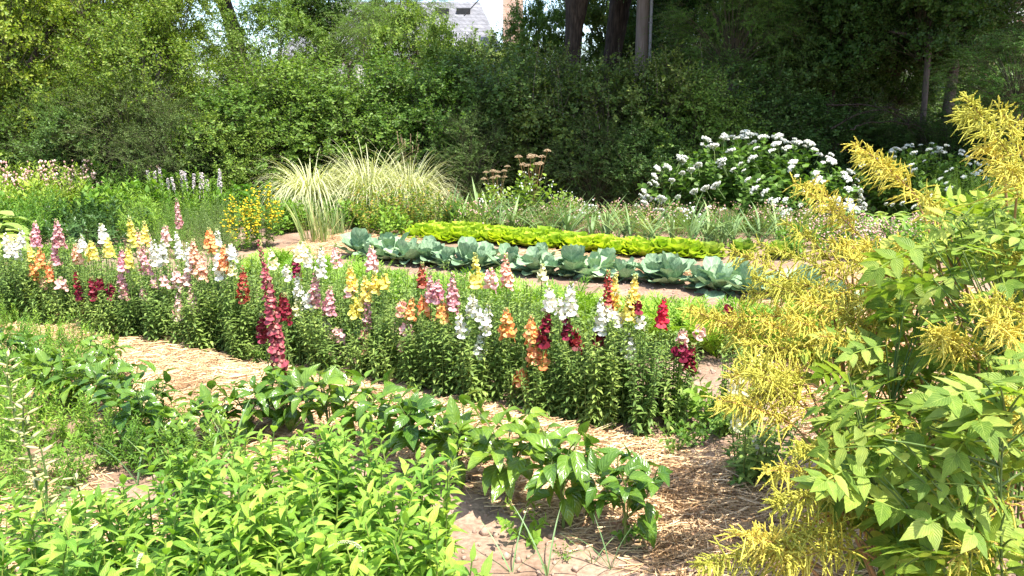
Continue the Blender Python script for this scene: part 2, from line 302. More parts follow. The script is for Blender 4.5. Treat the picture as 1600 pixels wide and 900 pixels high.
def shoots(L, S, base, tip, nl, T, ll, lw, bow=.06, t0=.15, ang=(1.2, .6), droop=.5, size=(1, .6), phyl='spiral', pet=0., r=(.003, .001),
           K=6, sides=3, mat=0, smat=0, upb=.4, jit=.3, t1=1.0, per=None):
    base = np.asarray(base, float); tip = np.asarray(tip, float); n = len(base)
    ln = np.linalg.norm(tip - base, axis=1)
    ctl = (base + tip) / 2 + rng.normal(size=(n, 3)) * (bow * ln)[:, None] + UPV * (ln * bow * 1.0)[:, None]
    if S is not None and r is not None:
        addt(S, bez(base, ctl, tip, K), np.linspace(r[0], r[1], K)[None], sides, smat)
    t = t0 + (t1 - t0) * (np.arange(nl)[None] + .5 + U(-.4, .4, (n, nl))) / nl
    i = np.arange(nl)
    if phyl == 'spiral': az = i * 2.4
    elif phyl == 'opp': az = (i // 2) * pi / 2 + (i % 2) * pi; t = np.where(i % 2 == 1, np.roll(t, 1, axis=1), t)
    elif phyl == 'dist': az = (i % 2) * pi
    else: az = i * (2 * pi / 5) + (i // 5) * .6; t = t0 + (t1 - t0) * ((i // 5 * 5)[None] + 2.5) / nl + np.zeros((n, 1))
    az = az[None] + U(0, 6.28, (n, 1)) + U(-jit, jit, (n, nl))
    t = np.clip(t, 0, 1)[..., None]
    Pp = (1 - t) ** 2 * base[:, None] + 2 * t * (1 - t) * ctl[:, None] + t * t * tip[:, None]
    tg = nz(2 * (1 - t) * (ctl - base)[:, None] + 2 * t * (tip - ctl)[:, None])
    ref = np.where(np.abs(tg[..., 2:3]) > .9, np.array([1., 0, 0]), UPV)
    a = nz(np.cross(tg, ref)); b = np.cross(tg, a)
    R = a * np.cos(az)[..., None] + b * np.sin(az)[..., None]
    an = (ang[0] + (ang[1] - ang[0]) * t[..., 0] + U(-jit, jit, (n, nl)))[..., None]
    d = tg * np.cos(an) + R * np.sin(an); nr = tg * np.sin(an) - R * np.cos(an)
    nr = nz(nr + upb * UPV + rng.normal(size=nr.shape) * .25)
    sz = (size[0] + (size[1] - size[0]) * t[..., 0]) * U(.7, 1.2, (n, nl))
    pos = Pp + d * (pet * sz)[..., None]
    if pet and S is not None:
        addt(S, np.stack([Pp, Pp + d * (pet * sz)[..., None] * .5 + UPV * pet * .1, pos], 2).reshape(-1, 3, 3), .0014, 3, smat)
    f = lambda q: q.reshape(-1, 3)
    addl(L, T, f(pos), f(d), f(nr), (ll * sz).ravel(), (lw * sz).ravel(), (droop * U(.3, 1.5, (n, nl))).ravel(), mat)
    return Pp, tg

# ================================================================== GROUND
def vnoise(x, y, s, seed):
    """smooth value noise"""
    g = np.random.default_rng(seed).uniform(-1, 1, (64, 64)); X = x / s; Y = y / s
    i = np.floor(X).astype(int); j = np.floor(Y).astype(int); fx = X - i; fy = Y - j; fx = fx * fx * (3 - 2 * fx); fy = fy * fy * (3 - 2 * fy)
    q = lambda a, b: g[a % 64, b % 64]
    return (q(i, j) * (1 - fx) + q(i + 1, j) * fx) * (1 - fy) + (q(i, j + 1) * (1 - fx) + q(i + 1, j + 1) * fx) * fy
def gh(x, y):
    x = np.asarray(x, float); y = np.asarray(y, float)
    near = np.clip(1 - (np.abs(y - 5) - 8) / 6, 0, 1)
    return near * (vnoise(x, y, .9, 1) * .018 + vnoise(x, y, .31, 2) * .012 + vnoise(x, y, .1, 3) * .009 + vnoise(x, y, .045, 9) * .005)
xs = np.concatenate([-np.geomspace(400, 7, 22)[:-1], np.arange(-7, 5, .045), np.geomspace(5, 400, 24)])
ys = np.concatenate([-np.geomspace(60, 1, 8)[:-1], np.arange(-1, 1.4, .4), np.arange(1.4, 9, .045), np.arange(9, 20, .25), np.geomspace(20, 600, 22)])
GX, GY = np.meshgrid(xs, ys)
gm = MB(); ny, nx = GX.shape; idx = np.arange(ny * nx).reshape(ny, nx)
gm.add(np.stack([GX, GY, gh(GX, GY)], -1), np.stack([idx[:-1, :-1], idx[:-1, 1:], idx[1:, 1:], idx[1:, :-1]], -1).reshape(-1, 4))
m, nt, out = newmat('garden_soil'); L = nt.links.new
tc = N(nt, 'ShaderNodeTexCoord')
n1 = N(nt, 'ShaderNodeTexNoise'); n1.inputs['Scale'].default_value = 2.2; n1.inputs['Detail'].default_value = 8; L(tc.outputs['Object'], n1.inputs[0])
n2 = N(nt, 'ShaderNodeTexNoise'); n2.inputs['Scale'].default_value = 45; n2.inputs['Detail'].default_value = 8; L(tc.outputs['Object'], n2.inputs[0])
r1 = ramp(nt, [(.20, .13, .088), (.30, .20, .14), (.38, .27, .195)], [.3, .5, .75]); L(n1.outputs[0], r1.inputs[0])
r2 = ramp(nt, [(.5, .5, .5), (1.15, 1.15, 1.15)], [.3, .65]); L(n2.outputs[0], r2.inputs[0])
mx = N(nt, 'ShaderNodeMixRGB', blend_type='MULTIPLY'); mx.inputs[0].default_value = .8; L(r1.outputs[0], mx.inputs[1]); L(r2.outputs[0], mx.inputs[2])
p = N(nt, 'ShaderNodeBsdfPrincipled'); p.inputs['Roughness'].default_value = .95; p.inputs['Specular IOR Level'].default_value = .1; L(mx.outputs[0], p.inputs[0])
bp = N(nt, 'ShaderNodeBump'); bp.inputs['Strength'].default_value = .7; bp.inputs['Distance'].default_value = .012; L(n2.outputs[0], bp.inputs['Height']); L(bp.outputs[0], p.inputs['Normal'])
L(p.outputs[0], out.inputs[0]); M['soil'] = m
g = kind(link('ground', gm.mesh('ground', [M['soil']])), 'structure'); g['label'] = 'bare pinkish brown garden soil between the planted rows'; g['category'] = 'ground'

def inpoly(x, y, poly):
    poly = np.array(poly); c = np.zeros(x.shape, bool); dmin = np.full(x.shape, 1e9); n = len(poly)
    for k in range(n):
        x0, y0 = poly[k]; x1, y1 = poly[(k + 1) % n]
        cond = ((y0 > y) != (y1 > y)) & (x < (x1 - x0) * (y - y0) / (y1 - y0 + 1e-12) + x0); c ^= cond
        ex, ey = x1 - x0, y1 - y0; t = np.clip(((x - x0) * ex + (y - y0) * ey) / (ex * ex + ey * ey + 1e-12), 0, 1)
        dmin = np.minimum(dmin, np.hypot(x - x0 - t * ex, y - y0 - t * ey))
    return np.where(c, dmin, -dmin)
ZONES = [
 [(150, 540), (260, 530), (420, 575), (640, 625), (800, 650), (900, 672), (1000, 692), (1100, 722), (1160, 716), (1250, 760), (1330, 900), (1060, 905), (1010, 850), (880, 800), (700, 735), (500, 715), (300, 700), (180, 655)],
 [(-160, 470), (0, 478), (110, 495), (200, 555), (160, 640), (-160, 640)],
 [(-60, 740), (95, 740), (130, 800), (330, 860), (330, 920), (-60, 920)],
 [(1150, 445), (1300, 430), (1520, 415), (1640, 480), (1640, 700), (1400, 730), (1270, 700), (1190, 560)],
 [(790, 397), (950, 400), (960, 428), (1100, 440), (1240, 462), (1240, 450), (960, 412), (860, 392)],
 [(440, 395), (500, 372), (720, 350), (760, 372), (560, 392), (480, 410)],
]
ZW = [[tuple(G(u, v)[:2]) for u, v in z] for z in ZONES]
def sd(x, y): return np.max([inpoly(x, y, z) for z in ZW], axis=0)
sx = np.arange(-6.5, 4.6, .05); sy = np.arange(1.3, 13, .05); SX, SY = np.meshgrid(sx, sy); D = sd(SX, SY) + vnoise(SX, SY, .25, 5) * .09
def straw_h(x, y, D): return gh(x, y) - .03 + .05 * np.clip(D / .12 + .5, 0, 1) + np.clip(D / .3, 0, 1) * (vnoise(x, y, .28, 6) * .02 + vnoise(x, y, .11, 7) * .012 + .012)
HZ = straw_h(SX, SY, D)
sm = MB(); ny, nx = SX.shape; idx = np.arange(ny * nx).reshape(ny, nx)
F = np.stack([idx[:-1, :-1], idx[:-1, 1:], idx[1:, 1:], idx[1:, :-1]], -1).reshape(-1, 4)
keep = (D.ravel()[F] > -.15).any(1); F = F[keep]; used = np.unique(F); rem = -np.ones(ny * nx, int); rem[used] = np.arange(len(used))
sm.add(np.stack([SX, SY, HZ], -1).reshape(-1, 3)[used], rem[F], None, 1)
# strands
def scatter_straw(n):
    out = []
    tot = 0
    while tot < n:
        yv = U(1.4, 12.5, n) ; xv = U(-6.4, 4.5, n)
        keepp = rng.random(n) < np.clip(3.2 / yv, .12, 1) ** 1.1
        dd = sd(xv, yv) + vnoise(xv, yv, .25, 5) * .09; k = (dd > -.05 + U(-.12, .04, n)) & keepp
        out.append(np.stack([xv, yv, dd], -1)[k]); tot += k.sum()
    return np.concatenate(out)[:n]
sp = scatter_straw(62000); n = len(sp)
L_ = np.clip(rng.gamma(3, .03, n), .03, .26); az = U(0, pi, n); az = np.where(rng.random(n) < .35, rng.normal(.1, .5, n), az); el = rng.normal(0, .13, n)
dirs = np.stack([np.cos(az) * np.cos(el), np.sin(az) * np.cos(el), np.sin(el)], -1)
c = np.stack([sp[:, 0], sp[:, 1], straw_h(sp[:, 0], sp[:, 1], sp[:, 2]) + np.abs(rng.normal(0, .012, n)) + .004], -1)
c[:, 2] = np.maximum(c[:, 2], gh(sp[:, 0], sp[:, 1]) + .004)
mid = c + np.cross(dirs, UPV) * (rng.normal(0, .05, n) * L_)[:, None]
Pt = np.stack([c - dirs * L_[:, None] / 2, mid, c + dirs * L_[:, None] / 2], 1)
Pt[..., 2] = np.maximum(Pt[..., 2], gh(Pt[..., 0], Pt[..., 1]) + .002)
addt(sm, Pt, (U(.0011, .0034, n))[:, None] * np.array([[1, 1, .8]]), 3, 0)
M['straw'] = leafmat('straw_strand', [(.26, .15, .08), (.48, .30, .165), (.60, .40, .24), (.73, .53, .35)], 0, .6, objvar=0, spec=.3, patch=2.4)
M['strawbase'] = noisemat('matted_straw', [(.27, .155, .085), (.46, .29, .17), (.55, .37, .235)], 30, .9, 1, 70, (1, 1, 1), dist=.02)
s = kind(link('straw_mulch', sm.mesh('straw_mulch', [M['straw'], M['strawbase']], False)), 'stuff'); s['label'] = 'loose pale straw mulch strewn along the paths between the beds'; s['category'] = 'straw'
# soil crumbs
def blob(seg=6, rings=4):
    V = [[0, 0, -1]]; 
    for i in range(1, rings):
        a = -pi / 2 + pi * i / rings
        for j in range(seg): V.append([cos(a) * cos(2 * pi * j / seg), cos(a) * sin(2 * pi * j / seg), sin(a)])
    V.append([0, 0, 1]); F = []
    for j in range(seg):
        F.append([0, 1 + (j + 1) % seg, 1 + j, 1 + j]); k = 1 + (rings - 2) * seg
        F.append([k + j, k + (j + 1) % seg, len(V) - 1, len(V) - 1])
        for i in range(rings - 2): a = 1 + i * seg; F.append([a + j, a + (j + 1) % seg, a + seg + (j + 1) % seg, a + seg + j])
    F = np.array(F); tri = F[:, 2] == F[:, 3]
    return np.array(V), F[~tri], F[tri][:, :3]
BV, BQ, BT = blob()
def addblob(mb, pos, sc, mat=0, dirs=None, jit=0., V0=None):
    """ellipsoids at pos (n,3), scale (n,3); optional axis dirs for z"""
    n = len(pos); sc = np.broadcast_to(sc, (n, 3)); V = BV[None] * (1 + rng.normal(size=(n, len(BV), 1)) * jit) * sc[:, None]
    if dirs is not None:
        z = nz(dirs); ref = np.where(np.abs(z[:, 2:3]) > .9, np.array([1., 0, 0]), UPV); x = nz(np.cross(z, ref)); y = np.cross(z, x)
        V = V[..., 0:1] * x[:, None] + V[..., 1:2] * y[:, None] + V[..., 2:3] * z[:, None]
    V = V + pos[:, None]; off = (np.arange(n) * len(BV))[:, None, None]
    uv = np.tile(np.array([[.5, .5]]), (n * len(BV), 1))
    b = mb.n; mb.add(V.reshape(-1, 3), (BQ[None] + off).reshape(-1, 4), uv, mat)
    mb.f.append((BT[None] + off).reshape(-1, 3) + b); mb.m.append(mat)
cm = MB(); n = 9000; cx = U(-4, 2.6, n); cy = 1.5 + 8 * rng.random(n) ** 1.5; s_ = rng.gamma(2, .0035, n) + .002
addblob(cm, np.stack([cx, cy, gh(cx, cy) + s_ * .3], -1), s_[:, None] * U(.6, 1.2, (n, 3)), 0, None, .15)
M['crumb'] = noisemat('soil_crumb', [(.24, .16, .12), (.40, .29, .22)], 12, .95, .5)
o = kind(link('soil_crumbs', cm.mesh('soil_crumbs', [M['crumb']])), 'stuff'); o['label'] = 'dry crumbs and small stones on the bare soil'; o['category'] = 'soil'

# ================================================================== SNAPDRAGON BED
SPK = """8 368 398 W;22 372 402 W;32 362 385 W;55 350 382 M;88 346 385 M;83 378 412 M;62 388 418 O;50 412 436 O;78 412 438 O;46 388 405 Y;67 435 448 S;117 385 412 S;128 372 392 W;142 380 402 Y;158 354 378 W;170 378 402 Y;
118 425 455 D;143 436 467 D;155 437 450 D;131 464 487 D;124 450 465 D;172 446 466 D;190 390 422 M;188 418 464 M;95 440 452 P;202 342 382 Y;226 352 384 Y;200 386 416 Y;214 360 402 S;222 388 430 M;233 370 402 P;240 383 414 W;254 384 412 W;
222 456 474 P;240 440 454 P;255 438 452 P;276 314 356 M;258 356 382 P;276 366 402 W;293 386 422 W;302 378 410 S;326 360 392 O;339 362 388 W;340 392 430 W;350 388 422 O;360 382 400 W;363 410 425 L;315 398 435 S;303 408 430 S;276 424 454 P;293 424 450 P;298 453 487 P;279 463 502 P;
379 416 464 R;425 393 415 L;460 395 432 D;470 380 402 L;481 395 412 W;502 390 434 W;524 386 420 P;465 430 462 W;448 418 434 W;481 458 480 W;465 464 490 L;492 431 480 M;516 453 490 M;581 390 422 P;547 418 450 Y;570 436 470 Y;585 430 457 Y;600 434 453 Y;552 460 494 Y;563 463 484 Y;547 444 463 P;
573 463 517 M;442 458 491 D;408 488 530 D;508 503 532 P;528 518 534 P;570 521 536 S;570 540 556 S;660 414 448 R;672 426 468 M;684 440 468 M;628 473 489 S;644 468 499 O;662 465 492 O;690 472 503 O;707 428 482 M;635 508 527 P;628 536 549 S;743 398 447 Y;790 400 447 S;767 424 448 P;
738 463 491 W;747 483 499 W;718 493 522 W;763 478 518 W;754 520 558 W;790 485 524 O;848 418 438 L;858 451 482 W;893 444 488 W;875 468 498 W;830 495 531 O;832 534 565 O;848 548 569 O;817 579 603 O;855 488 534 D;886 491 528 D;902 520 544 D;
938 475 528 W;950 485 503 W;961 494 511 W;950 428 488 R;962 435 487 Y;993 433 477 Y;983 465 500 Y;993 478 490 D;1038 468 509 C;1137 480 501 D;1000 498 514 W;982 528 559 W;1083 545 585 D;1065 543 561 D;1067 521 541 P;1095 515 531 P;935 525 538 D;
1188 558 578 L"""
SPK = [(float(a), float(b), float(c), d) for a, b, c, d in (q.split() for q in SPK.replace('\n', '').split(';'))]
bu = [-300, 0, 350, 620, 850, 1050, 1200]; bv = [500, 508, 560, 603, 664, 690, 695]
_bx = np.array([G(a, b)[:2] for a, b in zip(bu, bv)])
def front_Y(x): return np.interp(x, _bx[:, 0], _bx[:, 1])
# flower: pouch + two lips
fl = []
for a in (-.35, .35): fl.append((T_PETAL, (0, .45, .1), (sin(a) * .8, .35, 1), (sin(a), -1, .3), .62, .6))
for a in (-.9, 0, .9): fl.append((T_PETAL, (sin(a) * .12, .6, -.08), (sin(a) * .9, .55, -.75), (0, .8, .5), .52, .5))
FT = compound(fl)
fv = BV * np.array([.26, .45, .26]) + np.array([0, .35, 0]); nb = len(FT[0])
FT_V = FT[0]; 
def add_florets(mb, pos, d, size, mat):
    nr = nz(np.array([[0, 0, 1.]]) + rng.normal(size=pos.shape) * .15)
    addl(mb, (FT_V, FT[1], FT[2]), pos, d, nr, size, size, None, mat)
    addblob(mb, pos + nz(d) * (size * .36)[:, None], np.stack([size * .24, size * .24, size * .42], -1), 3, d)
def spike_mesh(name, stem_pts, t_bot, length, pcol, fsize=.036, dens=1., old=False):
    """stem polyline (K,3) in plant space; flowers on its last `length` metres"""
    mb = MB(); K = len(stem_pts)
    addt(mb, stem_pts[None], np.linspace(.004, .002, K)[None], 4, 1)
    seg = np.linalg.norm(np.diff(stem_pts, axis=0), axis=1); cum = np.concatenate([[0], np.cumsum(seg)]); tot = cum[-1]
    at = lambda s: np.stack([np.interp(s, cum, stem_pts[:, k]) for k in range(3)], -1)
    n = max(6, int(length / .0068 * dens)); s = tot - length * (1 - (np.arange(n) + .5) / n) + U(-.006, .006, n)
    i = np.arange(n); az = i * 2.4 + U(-.4, .4, n); frac = i / n
    R = np.stack([np.cos(az), np.sin(az), U(-.35, .25, n) - .1 + .5 * frac], -1)
    top = frac > .80; k = ~top & (rng.random(n) < .93)
    add_florets(mb, at(s[k]), R[k], fsize * (1.15 - .72 * frac[k]) * U(.75, 1.15, k.sum()), 0)
    k2 = top; addblob(mb, at(s[k2]) + nz(R[k2]) * .008, fsize * np.array([.13, .13, .22]), 0, nz(R[k2] + UPV))
    # buds at the tip, beyond the open flowers
    nb_ = int(10 + length * 60); sb = tot - length * .16 * (1 - np.arange(nb_) / nb_); az = np.arange(nb_) * 2.4
    Rb = nz(np.stack([np.cos(az), np.sin(az), np.full(nb_, .9)], -1))
    addblob(mb, at(sb) + Rb * .009, np.array([.0042, .0042, .0075]), 2, Rb)
    # small leaves below the flowers
    nl = 26; sl = U(tot * .15, max(tot - length, tot * .3), nl); az = np.arange(nl) * 2.4
    Rl = np.stack([np.cos(az), np.sin(az), U(.2, .8, nl)], -1)
    addl(mb, T_LEAF, at(sl), Rl, nz(UPV - Rl * .4), U(.03, .05, nl), U(.008, .012, nl), U(.2, 1., nl), 1)
    return mb.mesh(name, [PET[pcol], M['snap'], M['bud'], PAL[pcol]])
def leafy_stems(nst, h, spread, nl=34, ll=.058, lw=.019):
    Lm = MB(); az = U(0, 2 * pi, nst); rr = np.sqrt(rng.random(nst))
    base = np.stack([np.cos(az) * rr * .035, np.sin(az) * rr * .035, np.full(nst, -.02)], -1)
    hh = h * U(.72, 1.02, nst)
    tip = np.stack([np.cos(az) * rr * spread, np.sin(az) * rr * spread, hh], -1)
    shoots(Lm, Lm, base, tip, nl, T_LEAF, ll, lw, .03, .04, (1.7, .8), .9, (1.1, .62), 'spiral', 0, (.0035, .0016), 5, 3, 0, 1, .5, .45)
    return Lm.mesh('snapdragon_foliage', [M['snap'], M['stem']])
SNF = [leafy_stems(11, .60, .14, 42) for _ in range(5)]; SNF_S = [leafy_stems(7, .34, .11, 26) for _ in range(2)]
spk = []
for u, vt, vb, c in SPK:
    hz = .80 + rng.normal(0, .06)
    Pz = G(u, vt, hz); x0 = P(u, vt, 5)[0]
    Y = Pz[1] if ray(u, vt)[2] < -.02 else 7.5
    for _ in range(4):
        xx = P(u, vt, Y)[0]; Y = min(max(Y, front_Y(xx) + .12), front_Y(xx) + 1.15)
    pt = P(u, vt, Y); pb = P(u, vb, Y); spk.append([pt, pb, c, u])
left = sorted(range(len(spk)), key=lambda i: spk[i][3]); plants = []
for i in left:                                  # same-coloured neighbours share a root
    pt, pb, c, u = spk[i]; done = False
    for pl in plants:
        if pl['c'] == c and np.hypot(pl['xy'][0] - pt[0], pl['xy'][1] - pt[1]) < .13 and len(pl['s']) < 3:
            pl['s'].append(i); done = True; break
    if not done: plants.append({'c': c, 'xy': pt[:2] + rng.normal(size=2) * .055, 's': [i]})
_sp = np.array([[PX(b_)[0], PX(b_)[1], b_[1]] for a_, b_, c_, u_ in spk])
def cap_h(x, y, h):
    u, v = PX((x, y, h)); w = 26 + 40 / y; k = (np.abs(_sp[:, 0] - u) < w) & (_sp[:, 2] > y + .02)
    if not k.any(): return h
    vb = np.percentile(_sp[k, 1], 80); return max(.26, min(h, P(u, vb, y)[2] + .05))
SN_GROUP = 'snapdragons in bloom in the long flower bed'
cnt = {}; tot_c = {}
plants.sort(key=lambda p: PX((p['xy'][0], p['xy'][1], .6))[0])
for pl in plants: tot_c[pl['c']] = tot_c.get(pl['c'], 0) + 1
for pl in plants:
    c = pl['c']; k = cnt.get(c, 0); cnt[c] = k + 1; ns = len(pl['s'])
    lab = f"{PNAME[c]} snapdragon with {['one spike', 'two spikes', 'three spikes'][ns - 1]}, {ordn(k)} {PNAME[c]} one in the bed from the left"
    if tot_c[c] == 1: lab = f"only {PNAME[c]} snapdragon, one spike standing among the leafy plants near the yellow ones"
    root = thing('snapdragon', lab, 'snapdragon', (pl['xy'][0], pl['xy'][1], gh(*pl['xy'])), 0, SN_GROUP)
    h = np.mean([spk[i][1][2] for i in pl['s']])
    h = min(h, cap_h(pl['xy'][0], pl['xy'][1], h))
    if h < .42: link('foliage', SNF_S[k % 2], root, (0, 0, 0), U(0, 6), (1, 1, max(.5, h / .36)))
    else: link('foliage', SNF[int(rng.integers(5))], root, (0, 0, 0), U(0, 6), (1, 1, min(1.15, (h + .0) / .6)))
    for i in pl['s']:
        pt, pb, _, u = spk[i]; r0 = np.array([pl['xy'][0], pl['xy'][1], 0])
        tp = pt - r0; bt = pb - r0 ; bt[:2] = tp[:2] * .9 + U(-.008, .008, 2); ln = max(.05, tp[2] - bt[2])
        pts = bez(np.array([[U(-.02, .02), U(-.02, .02), -.01]]), np.array([[tp[0] * .75, tp[1] * .75, tp[2] * .5]]), np.array([tp + [0, 0, .012]]), 7)[0]
        link('flower_spike', spike_mesh('flower_spike', pts, 0, ln + .01, c, U(.038, .052), U(.8, 1.1)), root)
# leafy plants without blooms fill the bed
pxy = np.array([p['xy'] for p in plants]); nf = 0
for x in np.arange(-5.2, 1.05, .17):
    for k in range(7):
        X = x + U(-.06, .06); Yy = front_Y(X) + .07 + k * .165 + U(-.05, .05)
        if np.min(np.hypot(pxy[:, 0] - X, pxy[:, 1] - Yy)) < .085 + .05 * (k > 1): continue
        if k > 4 and rng.random() < .35: continue
        if X > .75 and k > 2: continue
        root = thing('snapdragon', 'leafy snapdragon without blooms, one of many filling the flower bed between the spikes', 'snapdragon', (X, Yy, gh(X, Yy)), 0, 'leafy snapdragons without blooms')
        link('foliage', SNF[int(rng.integers(5))], root, (0, 0, 0), U(0, 6), (U(.95, 1.25), U(.95, 1.25), cap_h(X, Yy, .6 * U(.72, 1.02)) / .6))
        nf += 1
# the tall raspberry plant standing in front of the bed
b0 = P(440, 700, 4.05); b0[2] = 0
root = thing('snapdragon', 'tallest raspberry red snapdragon with a long fading spike, standing before the flower bed', 'snapdragon', (b0[0], b0[1], gh(b0[0], b0[1])), 0)
tp = P(404, 372, 4.0) - b0; bt = P(455, 655, 4.05) - b0
pts = bez(np.array([[0, 0, 0.]]), np.array([[bt[0] * .8, bt[1], .3]]), np.array([tp]), 9)[0]
mb_top = spike_mesh('flower_spike', pts, 0, .72, 'T', .050, .95); link('flower_spike', mb_top, root)
link('foliage', SNF_S[0], root, (0, 0, 0), 1.)
for uu, vt, vb, c in ((408, 488, 530, 'D'), (446, 455, 500, 'D')):
    q = P(uu, vt, 4.1) - b0; pts = bez(np.array([[0, 0, 0.]]), np.array([[q[0] * .8, q[1], .3]]), q[None], 6)[0]
    o = link('flower_spike', spike_mesh('flower_spike', pts, 0, .14, c), root); o['label'] = 'short dark maroon side spike'
# pale yellow snapdragon among the goat's beard
b1 = P(1165, 725, 3.3); b1[2] = 0
root = thing('snapdragon', "pale yellow snapdragon standing apart beside the goat's beard, on bare soil", 'snapdragon', (b1[0], b1[1], gh(b1[0], b1[1])), 0)
link('foliage', SNF_S[1], root, (0, 0, 0), 2., (1.6, 1.6, 1)); link('foliage', SNF_S[0], root, (.1, .05, 0), 4., (1.3, 1.3, .9))
for uu, vt, vb, Y, c in ((1150, 583, 625, 3.3, 'L'), (1162, 610, 640, 3.35, 'L'), (1186, 690, 720, 3.2, 'W'), (1150, 655, 675, 3.25, 'L')):
    q = P(uu, vt, Y) - b1; e = P(uu, vb, Y) - b1
    pts = bez(np.array([[0, 0, 0.]]), np.array([[q[0] * .7, q[1] * .7, q[2] * .5]]), q[None], 6)[0]
    link('flower_spike', spike_mesh('flower_spike', pts, 0, q[2] - e[2], c, .045), root)

# ================================================================== FOREGROUND: loosestrife
def loose_mesh(ns, h, flower=False):
    Lm = MB(); S = MB(); az = U(0, 6.28, ns); rr = .12 * np.sqrt(rng.random(ns))
    base = np.stack([np.cos(az) * rr * .6, np.sin(az) * rr * .6, np.full(ns, -.02)], -1)
    tip = np.stack([np.cos(az) * rr * 1.5, np.sin(az) * rr * 1.5, h * U(.8, 1.05, ns)], -1)
    shoots(Lm, S, base, tip, 34, T_LANCE, .098, .034, .06, .2, (1.6, .8), .9, (1.05, .6), 'spiral', 0, (.0035, .002), 7, 4, 0, 0, .9, .45)
    ang = np.arange(7) * 2.4
    return Lm.mesh('loosestrife_foliage', [M['loose']]), S.mesh('loosestrife_stem', [M['loose_stem']]), tip
LSV = [loose_mesh(5, .62) for _ in range(6)]
def loose_spike(L_=.16):
    mb = MB(); n = 7; s = np.linspace(0, 1, n); pts = np.stack([s * .6 * L_ + s * s * .4 * L_, 0 * s, np.sin(s * 2.0) * .45 * L_], -1)
    addt(mb, pts[None], np.linspace(.0035, .001, n)[None], 4, 1)
    k = 90; t = (np.arange(k) / k) ** .9; c = np.stack([np.interp(t, s, pts[:, j]) for j in range(3)], -1); az = np.arange(k) * 2.4
    R = np.stack([np.zeros(k), np.cos(az), np.sin(az)], -1); w = (.009 * (1 - t) + .002)
    addblob(mb, c + R * w[:, None], (.0032 - .0015 * t)[:, None] * np.ones(3), 0)
    return mb.mesh('loosestrife_flower', [M['cream'], M['loose_stem']])
LFS = loose_spike()
# tops of the stand follow this outline in the photograph
out_u = [-60, 0, 120, 230, 330, 420, 470, 560, 620, 700, 760]; out_v = [745, 760, 765, 700, 660, 645, 635, 650, 685, 730, 800]
k = 0; LG = 'clumps of yellow-green loosestrife at the garden edge'
flower_at = [(270, 830), (30, 865), (405, 660), (735, 700), (640, 820), (1160 - 400, 760), (560, 730), (148, 880)]
lo = []
for yy in np.arange(1.1, 2.95, .135):
    for xx in np.arange(-2.3, .15, .135):
        X = xx + U(-.05, .05); Y = yy + U(-.05, .05); u, v = PX((X, Y, .6))
        if u > 700 or u < -120 or v < np.interp(u, out_u, out_v): continue
        if v > 1150: continue
        lo.append((X, Y, u, v))
lo.sort(key=lambda a: a[2])
for i, (X, Y, u, v) in enumerate(lo):
    a = LSV[int(rng.integers(6))]
    root = thing('loosestrife', 'leafy yellow-green loosestrife clump, one of many alike crowding the near edge', 'loosestrife', (X, Y, gh(X, Y)), U(0, 6), LG, U(.86, 1.05))
    link('foliage', a[0], root); link('stem', a[1], root)
    for j, (fu, fv_) in enumerate(flower_at):
        if abs(fu - u) < 42 and abs(fv_ - v) < 45 and flower_at[j] is not None:
            t = a[2][0]; link('flower', LFS, root, t, U(0, 6), .62); flower_at[j] = (-999, 0)
            root['label'] = ['loosestrife clump with an arching white flower taper, by the bare soil patch', 'loosestrife clump with a white flower taper in the near corner', 'loosestrife clump with white taper just before the tall raspberry snapdragon',
                             'loosestrife clump with a white taper beside the pepper row', 'loosestrife clump with white taper close to the foot of the picture middle', 'loosestrife clump with white taper at the end near bare soil',
                             'loosestrife clump with a small white taper below the peppers', 'loosestrife clump with white taper nearest the straw patch in the near left corner'][j]
            break

# ================================================================== PEPPERS
def pepper_mesh():
    Lm = MB(); S = MB(); h = U(.16, .2)
    addt(S, np.array([[[0, 0, -.02], [.004, 0, h * .5], [0, .006, h]]]), np.array([[.007, .006, .005]]), 6)
    nb = 5; az = np.arange(nb) * 2.4 + U(0, 6); base = np.tile([0, .006, h], (nb, 1)) * U(.55, 1, (nb, 1))
    tip = np.stack([np.cos(az) * U(.09, .15, nb), np.sin(az) * U(.09, .15, nb), h + U(.13, .22, nb)], -1)
    shoots(Lm, S, base, tip, 11, T_PEP, .145, .070, .1, .1, (1.55, .95), 1.05, (1.05, .72), 'spiral', .045, (.0045, .0025), 5, 5, 0, 0, 1.1, .5)
    return Lm.mesh('pepper_foliage', [M['pepper']]), S.mesh('pepper_stem', [M['stem']])
PEP = [pepper_mesh() for _ in range(6)]
pp = [(975, 858, .92), (880, 832, 1.05), (795, 790, 1.1), (655, 745, 1.), (715, 755, .95), (585, 715, 1.), (515, 700, 1.05), (455, 682, .95), (395, 690, .9), (330, 700, .8),
      (225, 705, 1.), (190, 668, .9), (145, 650, .95), (165, 600, .8), (80, 640, .85), (30, 600, .85), (270, 735, .7)]
pp.sort(key=lambda a: -a[0])
for i, (u, v, s_) in enumerate(pp):
    q = G(u, v); a = PEP[i % 6]
    root = thing('pepper_plant', f"glossy leaved pepper plant, {ordn(i)} in its row from the bare soil end" if i else 'lowest pepper plant, glossy leaves with one big drooping leaf over bare soil', 'pepper plant', (q[0], q[1], gh(q[0], q[1])), U(0, 6), 'pepper plants in a row on straw', s_ * (.98 if u > 780 else .96))
    link('foliage', a[0], root); link('stem', a[1], root)

